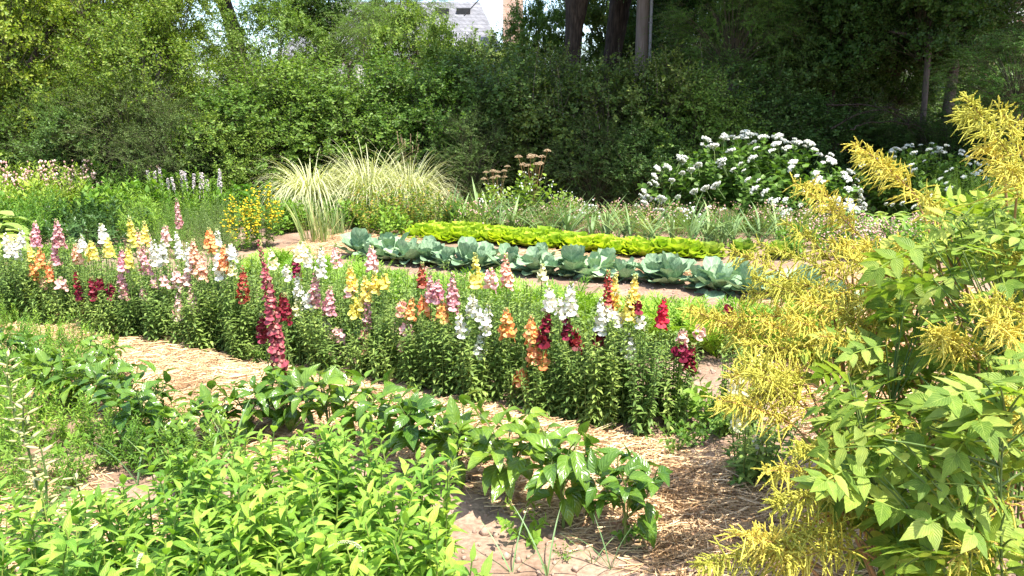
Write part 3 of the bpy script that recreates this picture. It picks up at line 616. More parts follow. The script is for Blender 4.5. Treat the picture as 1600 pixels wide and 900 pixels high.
# ================================================================== small foreground plants
FILL = [(-30, 500, .4), (15, 512, .34), (70, 800, .3), (20, 780, .34), (-20, 790, .36), (110, 760, .3), (-10, 535, .40), (30, 545, .36), (75, 550, .38), (120, 548, .34), (150, 575, .36), (60, 575, .4), (10, 610, .42), (20, 570, .42), (110, 585, .38), (150, 620, .42), (40, 620, .45), (90, 610, .42), (0, 690, .45), (250, 690, .38), (215, 665, .36), (0, 730, .4), (110, 690, .36), (60, 660, .42), (110, 640, .40), (30, 700, .45), (0, 640, .42), (150, 700, .38), (190, 730, .36), (240, 740, .36), (290, 760, .4), (120, 590, .36), (60, 580, .36), (340, 740, .36), (-20, 600, .45)]
def pod_spike():
    S = MB(); h = .62; pts = np.array([[[0, 0, 0], [.01, 0, h * .4], [-.01, .01, h * .8], [.0, 0, h]]]); addt(S, pts, np.array([[.005, .005, .004, .002]]), 5)
    Pm = MB(); n = 22; t = np.linspace(.32, .97, n); az = np.arange(n) * 2.4; R = nz(np.stack([np.cos(az), np.sin(az), np.full(n, .45)], -1))
    c = np.stack([0 * t, 0 * t, t * h], -1); addblob(Pm, c + R * .026, np.array([.0075, .0055, .023]), 0, R, .05)
    addt(Pm, np.stack([c + R * .046, c + R * .062], 1), .0012, 3, 1)
    Lm = MB(); nl = 8; az = np.arange(nl) * 2.4
    Rr = nz(np.stack([np.cos(az), np.sin(az), np.full(nl, .5)], -1)); c2 = np.stack([0 * az, 0 * az, np.linspace(.03, .2, nl)], -1) + Rr * .1
    addt(Lm, np.stack([c2 - Rr * .1, c2], 1), .0018, 3, 0)
    for j in range(8):
        a2 = j / 8 * 2 * pi; side = nz(np.cross(Rr, UPV)); d = side * cos(a2) + Rr * sin(a2) * .8 + UPV * .15
        addl(Lm, T_LEAF, c2, d, np.tile(UPV, (nl, 1)), .06, .016, .3)
    return S.mesh('pod_stem', [M['stem']]), Pm.mesh('seed_pods', [M['pod'], M['podtip']]), Lm.mesh('pod_foliage', [M['weed']])
PODS = pod_spike()
for i, (u, vt, Y, lab) in enumerate([(35, 608, 2.75, 'lupin stalk with fat fuzzy pods beside the dark soil'), (62, 688, 2.6, 'lupin stalk with pale seed pods above the corner straw'), (115, 735, 2.5, 'short withered lupin stalk with seed pods next to the soil patch'), (10, 545, 3.3, 'lupin stalk with green pods below the white snapdragons')]):
    q = P(u, vt, Y); root = thing('lupin', lab, 'lupin', (q[0], q[1], 0), U(0, 6), 'lupin stalks gone to seed', (1, 1, q[2] / .64))
    link('stem', PODS[0], root); link('seed_pod', PODS[1], root); link('foliage', PODS[2], root)
def onion_mesh(n, h, w, spread=.25, droop=.5, mat='onion', tube=True):
    mb = MB(); az = np.arange(n) * 2.4; d = nz(np.stack([np.cos(az) * U(.05, spread, n), np.sin(az) * U(.05, spread, n), np.ones(n)], -1))
    out = nz(np.stack([-np.cos(az), -np.sin(az), np.full(n, .1)], -1))
    addl(mb, T_BLADE, np.zeros((n, 3)), d, out, h * U(.7, 1.1, n), w * .75, U(.1, droop * 1.3, n), 0)
    return mb.mesh('onion_leaves', [M[mat]])
ONI = [onion_mesh(5, .42, .012, .7, 1.), onion_mesh(4, .35, .010, .9, .9), onion_mesh(6, .45, .024, .6, 1.1, 'leek')]
for i, (u, v, kx, s_, lab) in enumerate([(855, 905, 0, .75, 'thin onion with splayed tubular leaves on the bare soil'), (800, 900, 1, .8, 'small onion at the loosestrife edge of the bare soil'), (925, 885, 1, .6, 'onion sprout under the lowest pepper plant'),
        (365, 735, 2, .8, 'blue-green leek between pepper row and loosestrife'), (250, 745, 2, .75, 'blue-green leek near the soil patch'), (215, 760, 0, .8, 'onion growing beside the leek near the soil patch'), (700, 760, 0, .8, 'onion with curled leaves among the peppers'), (330, 770, 2, .7, 'leek half hidden in the loosestrife'), (955, 895, 0, .55, 'stray onion tuft in front of the lowest pepper')]):
    q = G(u, v); thing('onion', lab, 'onion', (q[0], q[1], 0), U(0, 6), 'onions and leeks among the peppers', s_, ONI[kx])
def weed_mesh(n, h, ll, mat='weed', T=T_OV_S):
    mb = MB(); az = np.arange(n) * 2.4; b = np.zeros((n, 3)); tip = np.stack([np.cos(az) * h * U(.4, 1, n), np.sin(az) * h * U(.4, 1, n), h * U(.4, 1, n)], -1)
    shoots(mb, mb, b, tip, 9, T, ll, ll * .6, .1, .2, (1.2, .8), .4, (1, .8), 'spiral', 0, (.0015, .001), 4, 3, 0, 0, .6)
    return mb.mesh('weed', [M[mat]])
WEED = [weed_mesh(7, .12, .025), weed_mesh(9, .16, .02, 'herb'), weed_mesh(6, .10, .03, 'loose')]
wp = [(825, 850), (880, 880), (990, 845), (1080, 700), (1100, 690), (1060, 705), (905, 555), (1110, 660), (1085, 640), (1120, 640), (40, 690), (100, 715), (150, 735), (180, 720), (250, 700), (60, 560), (20, 540), (100, 590), (600, 640), (640, 645), (420, 565), (1180, 700), (1200, 720), (1175, 760), (20, 655), (305, 730), (1215, 690), (700, 700)]
wp.sort()
for i, (u, v) in enumerate(wp):
    q = G(u, v); thing('weed', f'low green weed seedling on the soil, {ordn(i)} weed counting from the left', 'weed', (q[0], q[1], gh(q[0], q[1])), U(0, 6), 'weed seedlings on the soil', U(.8, 1.6) if v < 860 else .5, WEED[i % 3])
q = G(1105, 668); thing('celery_plant', 'bushy dark green celery clump at the end of the snapdragon bed', 'celery', (q[0], q[1], 0), 0, None, 1.6, weed_mesh(16, .19, .045, 'herb', T_OVATE))

# ================================================================== GOAT'S BEARD (right foreground)
def arun_t():
    parts = []
    def leaflet(p, d, l): parts.append((T_SER, p, d, (U(-.35, .35), U(-.2, .3), 1), l, l * .46))
    leaflet((0, .72, 0), (0, 1, -.05), .32)
    for y, l, a in ((.70, .27, 1.0), (.48, .30, 1.15), (.24, .31, 1.3)):
        for s in (-1, 1): leaflet((0, y, 0), (s * sin(a), cos(a), -.08), l)
    parts.append((T_STALK, (0, 0, 0), (0, 1, 0), (0, 0, 1), .75, .016))
    return compound(parts)
def prof_ser(t): return max(.012, .5 * sin(pi * t ** .56) ** 1.0 * (1 + .10 * (int(t * 11) % 2)))
T_SER = tmpl(11, prof_ser, .22, 2, wave=.015)
T_STALK = tmpl(3, lambda t: .5, .3, 2)
T_ARUN = arun_t()
bases = [np.array([1.15, 1.75, 0]), np.array([1.55, 2.35, 0]), np.array([2.0, 2.9, 0]), np.array([1.45, 3.05, 0]), np.array([2.35, 2.3, 0])]
blab = ["goat's beard with drooping yellow plumes reaching over the straw at the lower edge", "goat's beard with big yellow-green compound leaves and low hanging plumes", "tallest goat's beard with one upright plume rising against the dark trees",
        "goat's beard leaning over the cabbage row with many yellow plumes", "goat's beard mass of serrated leaves cut by the frame's edge"]
roots = [thing('goats_beard', blab[i], "goat's beard", b, 0, "goat's beard shrubs with yellow plumes") for i, b in enumerate(bases)]
PLU = [(1605, 290, 1508, 152, 2.6, 1, 2), (1600, 250, 1560, 170, 2.7, .8, 2), (1435, 310, 1335, 225, 3.2, 1, 2), (1410, 290, 1340, 240, 3.25, .8, 2), (1345, 370, 1240, 285, 3.3, 1, 3), (1330, 350, 1262, 285, 3.35, .7, 3), (1320, 440, 1180, 380, 3.1, 1, 3), (1260, 455, 1145, 392, 3.0, 1, 3),
       (1300, 490, 1175, 435, 2.9, 1, 3), (1200, 545, 1072, 482, 3.0, 1, 3), (1180, 520, 1090, 490, 3.05, .8, 3), (1420, 400, 1290, 420, 3.1, 1, 2), (1440, 470, 1330, 405, 2.9, 1, 1), (1270, 600, 1130, 640, 2.5, 1.05, 0), (1260, 640, 1175, 585, 2.5, 1, 0), (1240, 665, 1120, 625, 2.45, .9, 0),
       (1345, 765, 1195, 735, 2.15, 1, 0), (1375, 790, 1240, 830, 2.1, 1, 0), (1380, 800, 1280, 760, 2.1, .9, 0), (1240, 870, 1095, 885, 1.95, 1, 0), (1270, 880, 1150, 835, 1.95, .9, 0), (1530, 560, 1450, 520, 2.3, .9, 1), (1500, 570, 1470, 525, 2.35, .7, 1), (1625, 505, 1515, 470, 2.25, .9, 4),
       (1620, 690, 1560, 630, 2.0, .8, 4), (1580, 790, 1475, 765, 1.9, .5, 4), (1560, 850, 1480, 880, 1.85, .4, 4), (1620, 420, 1545, 390, 2.5, .8, 4), (1470, 350, 1440, 305, 3.0, .6, 2), (1390, 560, 1280, 525, 2.7, 1, 1), (1330, 540, 1230, 500, 2.8, 1, 3), (1400, 500, 1340, 470, 2.8, .7, 1), (1370, 520, 1250, 470, 2.85, .8, 3), (1420, 650, 1350, 720, 2.2, .4, 1), (1255, 540, 1180, 500, 2.9, .6, 3), (1390, 440, 1290, 470, 3., .8, 1), (1290, 470, 1160, 460, 3.1, .8, 3), (1340, 480, 1230, 440, 3.0, .9, 3), (1380, 545, 1300, 470, 2.8, .7, 1), (1280, 560, 1160, 540, 2.75, .8, 3), (1310, 420, 1230, 350, 3.2, .8, 3),
       (1420, 450, 1350, 380, 3.0, .7, 2), (1250, 590, 1140, 590, 2.6, .8, 0), (1300, 780, 1210, 790, 2.05, .8, 0), (1340, 860, 1230, 880, 1.95, .8, 0), (1560, 220, 1500, 175, 2.75, .7, 2), (1625, 330, 1570, 260, 2.5, .8, 2), (1400, 600, 1330, 560, 2.6, .6, 1), (1610, 560, 1540, 500, 2.2, .8, 4), (1540, 700, 1470, 640, 2.0, .6, 4), (1300, 540, 1190, 560, 2.75, .9, 3), (1270, 500, 1120, 500, 3.0, .9, 3), (1380, 410, 1300, 380, 3.2, .8, 3), (1340, 720, 1240, 700, 2.2, .8, 0),
       (1330, 830, 1210, 860, 2.0, .9, 0), (1460, 420, 1400, 380, 2.9, .6, 2), (1250, 620, 1150, 560, 2.6, .8, 0), (1590, 300, 1530, 230, 2.6, .7, 2)]
for (u0, v0, u1, v1, Y, dens, bi) in PLU:
    b = bases[bi]; A = P(u0, v0, Y) - b; B = P(u1, v1, Y - .12 + U(-.05, .05)) - b
    mb = MB(); K = 8; ctl = (A + B) / 2 + UPV * .03; ax = bez(A[None], ctl[None], B[None], K)
    addt(mb, ax, np.linspace(.003, .0012, K)[None], 4, 1)
    n = int(130 * dens); t = np.sort(rng.random(n)) ** .9; q = t[:, None]
    c = (1 - q) ** 2 * A + 2 * q * (1 - q) * ctl + q * q * B; tg = nz(2 * (1 - q) * (ctl - A) + 2 * q * (B - ctl))
    side = nz(np.cross(tg, rng.normal(size=(n, 3)))); d0 = nz(tg * U(.3, 1.0, (n, 1)) + side * 1.0 + UPV * .15)
    ln = (.11 * (1 - .6 * t) * U(.5, 1.2, n))[:, None]
    K2 = 9; s = np.linspace(0, 1, K2)[None, :, None]
    Pt = c[:, None] + d0[:, None] * ln[:, None] * s + (-UPV * (.35 * ln)[:, None] * s ** 2 * U(.2, 1.5, (n, 1, 1))) + (nz(rng.normal(size=(n, 3))) * ln * U(.1, .45, (n, 1)))[:, None] * s ** 2
    rad = np.array([.0010, .0021, .0028, .0020, .0027, .0019, .0025, .0018, .0008])[None] * U(.75, 1.12, (n, 1))
    addt(mb, Pt, rad * .9, 4, 0)
    ns = 15; sf = (np.arange(ns) + .5) / ns * 8; i0 = np.minimum(sf.astype(int), 7); fr = (sf - i0)[None, :, None]
    cp = (Pt[:, i0] * (1 - fr) + Pt[:, i0 + 1] * fr).reshape(-1, 3); nd = rng.normal(size=cp.shape)
    wd = np.tile(np.interp(sf, [0, 1, 6, 8], [.6, 1, .95, .45]), n)
    addl(mb, T_DIAM, cp, nd + np.repeat(d0, ns, 0) * .6, rng.normal(size=cp.shape), 0.0062 * wd * U(.7, 1.3, len(cp)), .0046 * wd, None, 0)
    link('plume', mb.mesh('goats_beard_plume', [M['plume'], M['brownstem']]), roots[bi])
    st = MB(); c2 = A * .75 + UPV * A[2] * .25 + U(-.05, .05, 3); addt(st, bez(np.array([[0, 0, 0.]]) + U(-.08, .08, (1, 3)) * [1, 1, 0], c2[None], A[None], 10), np.linspace(.0075, .003, 10)[None], 6)
    link('stem', st.mesh('goats_beard_stem', [M['brownstem']]), roots[bi])
# compound leaves placed through the shrubs' volume
def poly_uv(n, poly):
    out = []; poly = np.array(poly, float); lo_, hi_ = poly.min(0), poly.max(0)
    while len(out) < n:
        q = U(lo_, hi_, (n, 2)) if False else rng.uniform(lo_, hi_, (n, 2)); k = inpoly(q[:, 0], q[:, 1], poly) > 0; out += list(q[k])
    return np.array(out[:n])
LZ = [([(1270, 560), (1420, 600), (1640, 560), (1660, 930), (1350, 930), (1350, 800), (1300, 720), (1290, 650)], 250, (1.75, 2.7)),
      ([(1380, 380), (1640, 330), (1650, 640), (1400, 640), (1330, 560)], 180, (2.3, 3.3)),
      ([(1260, 500), (1400, 480), (1420, 600), (1290, 590)], 22, (2.7, 3.2)),
      ([(1480, 300), (1640, 280), (1640, 420), (1430, 420)], 70, (2.6, 3.4))]
Lf = [[] for _ in bases]
for poly, n, (y0, y1) in LZ:
    uv = poly_uv(n, poly)
    for u, v in uv:
        Y = y0 + (y1 - y0) * (rng.random() ** 1.2)
        p = P(u, v, Y)
        if p[2] < .12: continue
        bi = int(np.argmin([np.hypot(*(p - b)[:2]) + U(0, .2) for b in bases])); Lf[bi].append(p - bases[bi])
for bi, pts in enumerate(Lf):
    if not len(pts): continue
    pts = np.array(pts); n = len(pts); mb = MB(); sb = MB()
    outw = nz(pts * [1, 1, 0] + rng.normal(size=(n, 3)) * [.12, .12, 0]); az = rng.normal(0, .7, n); cz, sz_ = np.cos(az), np.sin(az)
    outw = np.stack([outw[:, 0] * cz - outw[:, 1] * sz_, outw[:, 0] * sz_ + outw[:, 1] * cz, U(-.35, .5, n)], -1)
    Lc = U(.17, .29, n); st = pts - nz(outw) * (Lc * .5)[:, None]
    addl(mb, T_ARUN, st, outw, nz(UPV + [0, -.25, 0] + rng.normal(size=(n, 3)) * .38), Lc, Lc, U(.3, 1.0, n))
    far = pts[rng.permutation(n)[:min(n, 9)]]; ms = bez(rng.normal(size=(len(far), 3)) * [.08, .08, 0], far * [.35, .35, .7], far * .97, 16)
    addt(sb, ms, np.linspace(.0045, .002, 16)[None], 5)
    pool = ms.reshape(-1, 3); dd = np.linalg.norm(pool[None] - (st - [0, 0, .08])[:, None], axis=2) + .25 * (pool[None, :, 2] > st[:, None, 2])
    a0 = pool[np.argmin(dd, 1)]; addt(sb, bez(a0, (a0 + st) / 2 + [0, 0, .02], st, 6), np.linspace(.0035, .002, 6)[None], 4)
    link('foliage', mb.mesh('goats_beard_foliage', [M['arun']]), roots[bi]); link('leafstalk', sb.mesh('goats_beard_stalks', [M['stem']]), roots[bi])

# ================================================================== VEGETABLE ROWS
def frond_t():
    parts = []
    for k in range(8):
        y = .25 + k * .09; w = .26 * sin(pi * (.25 + k / 8 * .75)) + .04
        for s in (-1, 1):
            for j in range(3):
                x = w * (j + 1) / 3.2; parts.append((T_DIAM, (s * x * .9, y + x * .45, .02 * j), (s * (.4 + .4 * (j % 2)), .8, .25 * (1 - j)), (0, 0, 1), .11, .035))
                parts.append((T_DIAM, (s * x * .7, y + x * .35, 0), (s * 1, .1, .1), (0, 0, 1), .09, .03))
    parts.append((T_DIAM, (0, 0, 0), (0, 1, 0), (0, 0, 1), 1, .012)); parts.append((T_DIAM, (0, .9, 0), (0, 1, 0), (0, 0, 1), .15, .04))
    return compound(parts)
T_FROND = frond_t()
def carrot_mesh(n=12, h=.30):
    mb = MB(); az = np.arange(n) * 2.4; d = nz(np.stack([np.cos(az) * U(.15, .8, n), np.sin(az) * U(.15, .8, n), np.ones(n)], -1))
    out = np.stack([-np.cos(az), -np.sin(az), np.full(n, .3)], -1)
    addl(mb, T_FROND, np.zeros((n, 3)), d, out, h * U(.7, 1.1, n), h * U(.7, 1, n), U(.3, 1.0, n)); return mb.mesh('carrot_foliage', [M['carrot']])
CAR = [carrot_mesh() for _ in range(4)]
cab_line = [(555, 402), (640, 412), (760, 424), (900, 432), (1020, 444), (1130, 458), (1240, 472), (1360, 486)]
cl = np.array([G(u, v)[:2] for u, v in cab_line])
def along(pl, s):
    seg = np.linalg.norm(np.diff(pl, axis=0), axis=1); c = np.concatenate([[0], np.cumsum(seg)]); return np.array([np.interp(s * c[-1], c, pl[:, 0]), np.interp(s * c[-1], c, pl[:, 1])]), c[-1]
car_line = np.array([G(u, v)[:2] for u, v in [(400, 440), (480, 458), (640, 492), (760, 505), (880, 520), (1020, 540), (1150, 560), (1260, 570)]])
cr = []
for row in range(3):
    for s in np.linspace(0, 1, 30):
        q, _ = along(car_line, s); cr.append((q[0] + U(-.05, .05) + row * .05, q[1] + row * .2 - .1 + U(-.05, .05), row))
cr.sort(key=lambda a: (a[2], a[0]))
for i, (x, y, row) in enumerate(cr):
    u, v = PX((x, y, .2))
    thing('carrot', f"feathery carrot top, {ordn(i % 30)} from the left in the {['near', 'middle', 'far'][row]} carrot row", 'carrot', (x, y, gh(x, y)), U(0, 6), 'carrots behind the snapdragons', U(1.0, 1.45), CAR[i % 4])
for i, (u, v) in enumerate([(1235, 560), (1260, 545), (1215, 548), (1250, 530)]):
    q = G(u, v); thing('carrot', f"stray carrot top under the goat's beard plumes, {ordn(i)} nearest", 'carrot', (q[0], q[1], 0), U(0, 6), 'stray carrots on the straw', 1.2, CAR[i % 4])
def cabbage_mesh():
    mb = MB(); rows = [(6, 1.4, .27, .4), (6, 1.15, .31, .6), (5, .8, .30, .7), (4, .4, .20, .5)]; off = U(0, 6)
    for k, (n, tilt, L_, dr) in enumerate(rows):
        az = off + k * .5 + np.arange(n) * 2 * pi / n + U(-.25, .25, n); tl = tilt + U(-.28, .28, n)
        d = np.stack([np.cos(az) * np.sin(tl), np.sin(az) * np.sin(tl), np.cos(tl)], -1); nr = nz(np.stack([-np.cos(az) * np.cos(tl), -np.sin(az) * np.cos(tl), np.sin(tl)], -1) + rng.normal(size=(n, 3)) * .22)
        Ls = L_ * U(.65, 1.1, n); addl(mb, T_CAB, d * .03 + UPV * (.03 + .02 * k), d, nr, Ls, Ls * U(.62, .85, n), U(-.6, 1.0, n) * dr * 2)
    addblob(mb, np.array([[0, 0, .13]]), np.array([.06, .06, .065]), 0)
    return mb.mesh('cabbage', [M['cab']])
CABM = [cabbage_mesh() for _ in range(5)]
nC = 23
for i in range(nC):
    q, Lt = along(cl, i / (nC - 1)); q = q + U(-.07, .07, 2); gap = PX((q[0], q[1], 0))[0]
    thing('cabbage', f"blue-green cabbage, {ordn(i)} from the iris end of the cabbage row", 'cabbage', (q[0], q[1], gh(q[0], q[1])), U(0, 6), 'blue-green cabbages in a row', U(.66, 1.08), CABM[i % 5])
cl2 = cl + np.array([.15, .36])
for i in range(8):
    q, Lt = along(cl2, .04 + .86 * i / 7); q = q + U(-.05, .05, 2)
    thing('cabbage', f"smaller cabbage in the second row touching the lettuces, {ordn(i)} from the iris end", 'cabbage', (q[0], q[1], gh(q[0], q[1])), U(0, 6), 'cabbages of the second row', U(.65, .85), CABM[(i + 2) % 5])
def lettuce_mesh():
    mb = MB()
    for k, (n, tilt, L_) in enumerate([(9, 1.15, .13), (9, .8, .14), (8, .4, .13)]):
        az = k * .4 + np.arange(n) * 2 * pi / n + U(-.2, .2, n); tl = tilt + U(-.2, .2, n)
        d = np.stack([np.cos(az) * np.sin(tl), np.sin(az) * np.sin(tl), np.cos(tl)], -1); nr = np.stack([-np.cos(az) * np.cos(tl), -np.sin(az) * np.cos(tl), np.sin(tl)], -1)
        addl(mb, T_LET, d * .02 + UPV * .01, d, nr, L_ * U(.85, 1.15, n), L_ * 1.0, U(-.1, .6, n))
    return mb.mesh('lettuce', [M['lett']])
LET = [lettuce_mesh() for _ in range(4)]
ll_ = np.array([G(u, v)[:2] for u, v in [(655, 377), (740, 379), (860, 389), (1000, 402), (1085, 407)]])
k = 0
for row in range(3):
    for i in range(20):
        q, Lt = along(ll_, i / 19); q = q + U(-.06, .06, 2) + [0, row * .2]
        thing('lettuce', f"frilly lime green lettuce, {ordn(i)} from the iris side in the {['near', 'middle', 'far'][row]} lettuce row", 'lettuce', (q[0], q[1], gh(q[0], q[1])), U(0, 6), 'lime green lettuces', U(1.05, 1.45), LET[k % 4]); k += 1
for i, (u, v) in enumerate([(1110, 404), (1160, 400), (1215, 404)]):
    q = G(u, v); o = thing('lettuce', f'darker romaine lettuce past the lime row, {ordn(i)} of three', 'lettuce', (q[0], q[1], 0), U(0, 6), 'romaine lettuces', 1.3, LET[i % 4]); recol(o, M['herb_y'])
# leeks
def leek_mesh(n=9, h=.62, w=.034):
    mb = MB(); s = np.where(np.arange(n) % 2 == 0, 1, -1); tl = U(.08, .75, n); ax = .25
    d = np.stack([s * np.sin(tl), U(-ax, ax, n), np.cos(tl)], -1); nr = np.stack([-s * np.cos(tl), np.zeros(n), np.sin(tl)], -1)
    addl(mb, T_BLADE, UPV * U(.02, .15, (n, 1)), d, nr, h * U(.65, 1.05, n), w * U(.7, 1.1, n), U(.1, 1.3, n))
    addt(mb, np.array([[[0, 0, 0], [0, 0, .1], [0, 0, .2]]]), .014, 6); return mb.mesh('leek', [M['leek']])
LEK = [leek_mesh() for _ in range(4)]
lk = np.array([G(u, v)[:2] for u, v in [(690, 362), (800, 370), (900, 380), (1000, 388), (1100, 394), (1230, 392)]])
k = 0
for row in range(2):
    for i in range(26):
        q, _ = along(lk, i / 25); q = q + [U(-.08, .08), row * .35 + U(0, .15)]
        thing('leek', f"grey-green leek with arching strap leaves, {ordn(i)} from the iris side in the {['near', 'far'][row]} leek row", 'leek', (q[0], q[1], 0), U(-.6, .6) + (pi / 2 if rng.random() < .3 else 0), 'leeks behind the lettuces', U(.78, 1.15), LEK[k % 4]); k += 1

# ================================================================== PERENNIALS
def bush_mesh(name, R, n, nl, T, ll, lw, mat, dots=None, ndot=0, dotr=.012, upr=.6, droop=.5, ang=(1.3, .7), dotz=(.75, 1.), pet=0, phyl='spiral', bow=.06, t0=.2, dmat=None, dot_shape=(1, 1, 1), size=(1, .7)):
    """stems from the root to points over a dome of radii R; dots = small flowers/seeds near the tips"""
    mb = MB(); S = mb; az = U(0, 6.28, n); rr = np.sqrt(rng.random(n)); zz = np.sqrt(np.maximum(0, 1 - rr ** 2 * (1 - (1 - upr) * 0))) * (1 - upr) + upr
    zz = np.maximum(.35, np.sqrt(1 - (rr * .92) ** 2)) * U(.82, 1.03, n)
    tip = np.stack([np.cos(az) * rr * R[0], np.sin(az) * rr * R[1], zz * R[2]], -1)
    base = np.stack([np.cos(az) * rr * R[0] * .35, np.sin(az) * rr * R[1] * .35, np.full(n, -.02)], -1)
    Pp, tg = shoots(mb, mb, base, tip, nl, T, ll, lw, bow, t0, ang, droop, size, phyl, pet, (.003, .0015), 5, 3, 0, 1, .5, .4)
    if dots:
        k = rng.integers(0, n, ndot); t = U(dotz[0], dotz[1], ndot)[:, None]
        c = base[k] * (1 - t) + tip[k] * t + rng.normal(size=(ndot, 3)) * [.03, .03, .02] + UPV * .01
        addblob(mb, c, dotr * U(.6, 1.3, (ndot, 1)) * np.array(dot_shape), 2, None, .12)
    return mb.mesh(name, [M[mat], M['stem'], M[dots] if dots else M['stem']])
B = {}
B['phlox'] = [bush_mesh('tall_herb', (.42, .42, .85), 26, 30, T_LEAF, .10, .026, 'herb', t0=.15) for _ in range(2)]
B['fine'] = [bush_mesh('fine_herb', (.45, .4, .7), 60, 34, T_LEAF, .045, .011, 'herb_g', t0=.1) for _ in range(2)]
B['broad'] = [bush_mesh('broad_herb', (.45, .45, .65), 30, 14, T_OV_S, .13, .075, 'herb', t0=.25, pet=.05) for _ in range(2)]
B['peony'] = [bush_mesh('peony', (.45, .45, .62), 24, 16, T_LANCE, .15, .045, 'herb_d', t0=.3) for _ in range(1)]
B['yfl'] = [bush_mesh('yellow_loosestrife', (.42, .38, .95), 34, 34, T_LEAF, .075, .024, 'herb', 'yellowfl', 300, .016, dotz=(.55, .97), phyl='whorl', dot_shape=(1, 1, .6), t0=.1)]
B['rose'] = [bush_mesh('mixed_bush', (.5, .45, .75), 40, 22, T_OV_S, .055, .035, 'autumn', 'dry', 60, .008, bow=.15) for _ in range(2)]
B['airy'] = [bush_mesh('airy_herb', (.42, .36, .62), 46, 20, T_LEAF, .075, .013, 'herb_y', 'pinkdot', 85, .012, dotz=(.8, 1.03), bow=.12) for _ in range(2)]
B['airyb'] = [bush_mesh('brown_herb', (.42, .36, .62), 46, 20, T_LEAF, .075, .013, 'weed', 'brown', 110, .012, dotz=(.78, 1.03), bow=.14) for _ in range(2)]
B['airyw'] = [bush_mesh('white_herb', (.35, .3, .55), 36, 14, T_LEAF, .07, .012, 'herb', 'white', 30, .02, dotz=(.9, 1.05), bow=.12)]
B['pinkp'] = [bush_mesh('sedum', (.4, .32, .42), 50, 14, T_OV_S, .05, .03, 'herb', 'pinkdot', 190, .010, dotz=(.9, 1.03), bow=.05)]
B['astil'] = [bush_mesh('astilbe', (.35, .3, .75), 34, 12, T_LEAF, .09, .035, 'herb_y', 'pinkdot', 260, .012, dotz=(.82, 1.05), dot_shape=(1, 1, 1.3))]
B['asp'] = [bush_mesh('asparagus', (.45, .4, 1.1), 60, 60, T_DIAM, .05, .006, 'feather', t0=.25, ang=(1.1, .9), bow=.16) for _ in range(1)]
B['umbel'] = [bush_mesh('umbel_plant', (.5, .45, .95), 30, 12, T_OV_S, .13, .10, 'herb_y', 'white', 40, .013, dotz=(.9, 1.1), pet=.06)]
B['low'] = [bush_mesh('low_herb', (.4, .35, .3), 50, 14, T_OV_S, .06, .035, 'herb', t0=.2) for _ in range(2)]
def hosta_mesh(n=34, R=.42, h=.36, ll=.22, mat='hosta'):
    mb = MB(); az = np.arange(n) * 2.4; rr = np.sqrt((np.arange(n) + .5) / n); st = np.zeros((n, 3)) + [0, 0, .02]
    en = np.stack([np.cos(az) * rr * R * .6, np.sin(az) * rr * R * .6, h * (1.05 - rr * .55)], -1); ctl = en * [.4, .4, .8]
    addt(mb, bez(st, ctl, en, 5), .004, 4, 1); d = np.stack([np.cos(az), np.sin(az), .35 - rr * .5], -1)
    addl(mb, T_OVATE, en, d, nz(UPV * 1.2 - nz(d) * .1), ll * U(.8, 1.15, n), ll * .72, U(.4, 1.1, n)); return mb.mesh('hosta', [M[mat], M['stem']])
B['hosta'] = [hosta_mesh()]; B['burdock'] = [hosta_mesh(14, .5, .6, .42)]
def put(kindname, u, v, label, cat, name=None, sc=1., z=None, mat=None, group=None, rz=None, vt=None, i=0):
    """plant rooted at ground pixel (u, v)"""
    q = G(u, v); ms = B[kindname]; o = thing(name or cat.replace(' ', '_'), label, cat, (q[0], q[1], 0), U(0, 6) if rz is None else rz, group, sc, ms[i % len(ms)])
    if mat: recol(o, M[mat])
    return o
put('yfl', 412, 386, 'yellow loosestrife bush covered in small golden flowers', 'yellow loosestrife', sc=.92)
put('yfl', 380, 390, 'shorter yellow loosestrife bush hugging the taller golden one', 'yellow loosestrife', sc=.78)
# iris clump
def iris_mesh(n=70, R=.3, h=.62, w=.03):
    mb = MB(); c = np.stack([rng.normal(0, R * .45, n), rng.normal(0, R * .3, n), np.zeros(n)], -1); d = nz(np.stack([c[:, 0] * 1.6 + rng.normal(0, .12, n), c[:, 1] + rng.normal(0, .12, n), np.ones(n)], -1))
    addl(mb, T_BLADE, c, d, nz(rng.normal(size=(n, 3)) * [.5, 1, 0]), h * U(.5, 1.1, n), w * U(.7, 1.1, n), rng.normal(0, .35, n)); return mb.mesh('iris', [M['iris']])
B['iris'] = [iris_mesh()]
put('iris', 498, 378, 'iris clump with a fan of grey-green sword leaves, dry at the base', 'iris', sc=1.05)
put('iris', 528, 370, 'smaller iris fan behind the large iris clump', 'iris', sc=.7)
put('iris', 1120, 385, 'sword leaved iris among the leeks near the hydrangea', 'iris', sc=.75, mat='leek')
for i, (u, v) in enumerate([(590, 366), (630, 362), (675, 366), (570, 356), (650, 357)]):
    put('rose', u, v, f'tangled bush with yellowing leaves behind the irises, {ordn(i)} counted from the front', 'bush', 'yellowing_bush', .98, i=i, group='yellowing bushes behind the irises')
for i, (u, v) in enumerate([(610, 372), (545, 358), (455, 362), (715, 362)]):
    put('broad', u, v, ['green herb clump touching the iris and bush', 'green herb clump behind the iris fan', 'green herb clump between golden loosestrife and striped grass', 'green herb clump before the tan umbel plant'][i], 'herb', 'green_herb', .7, mat='herb', i=i)
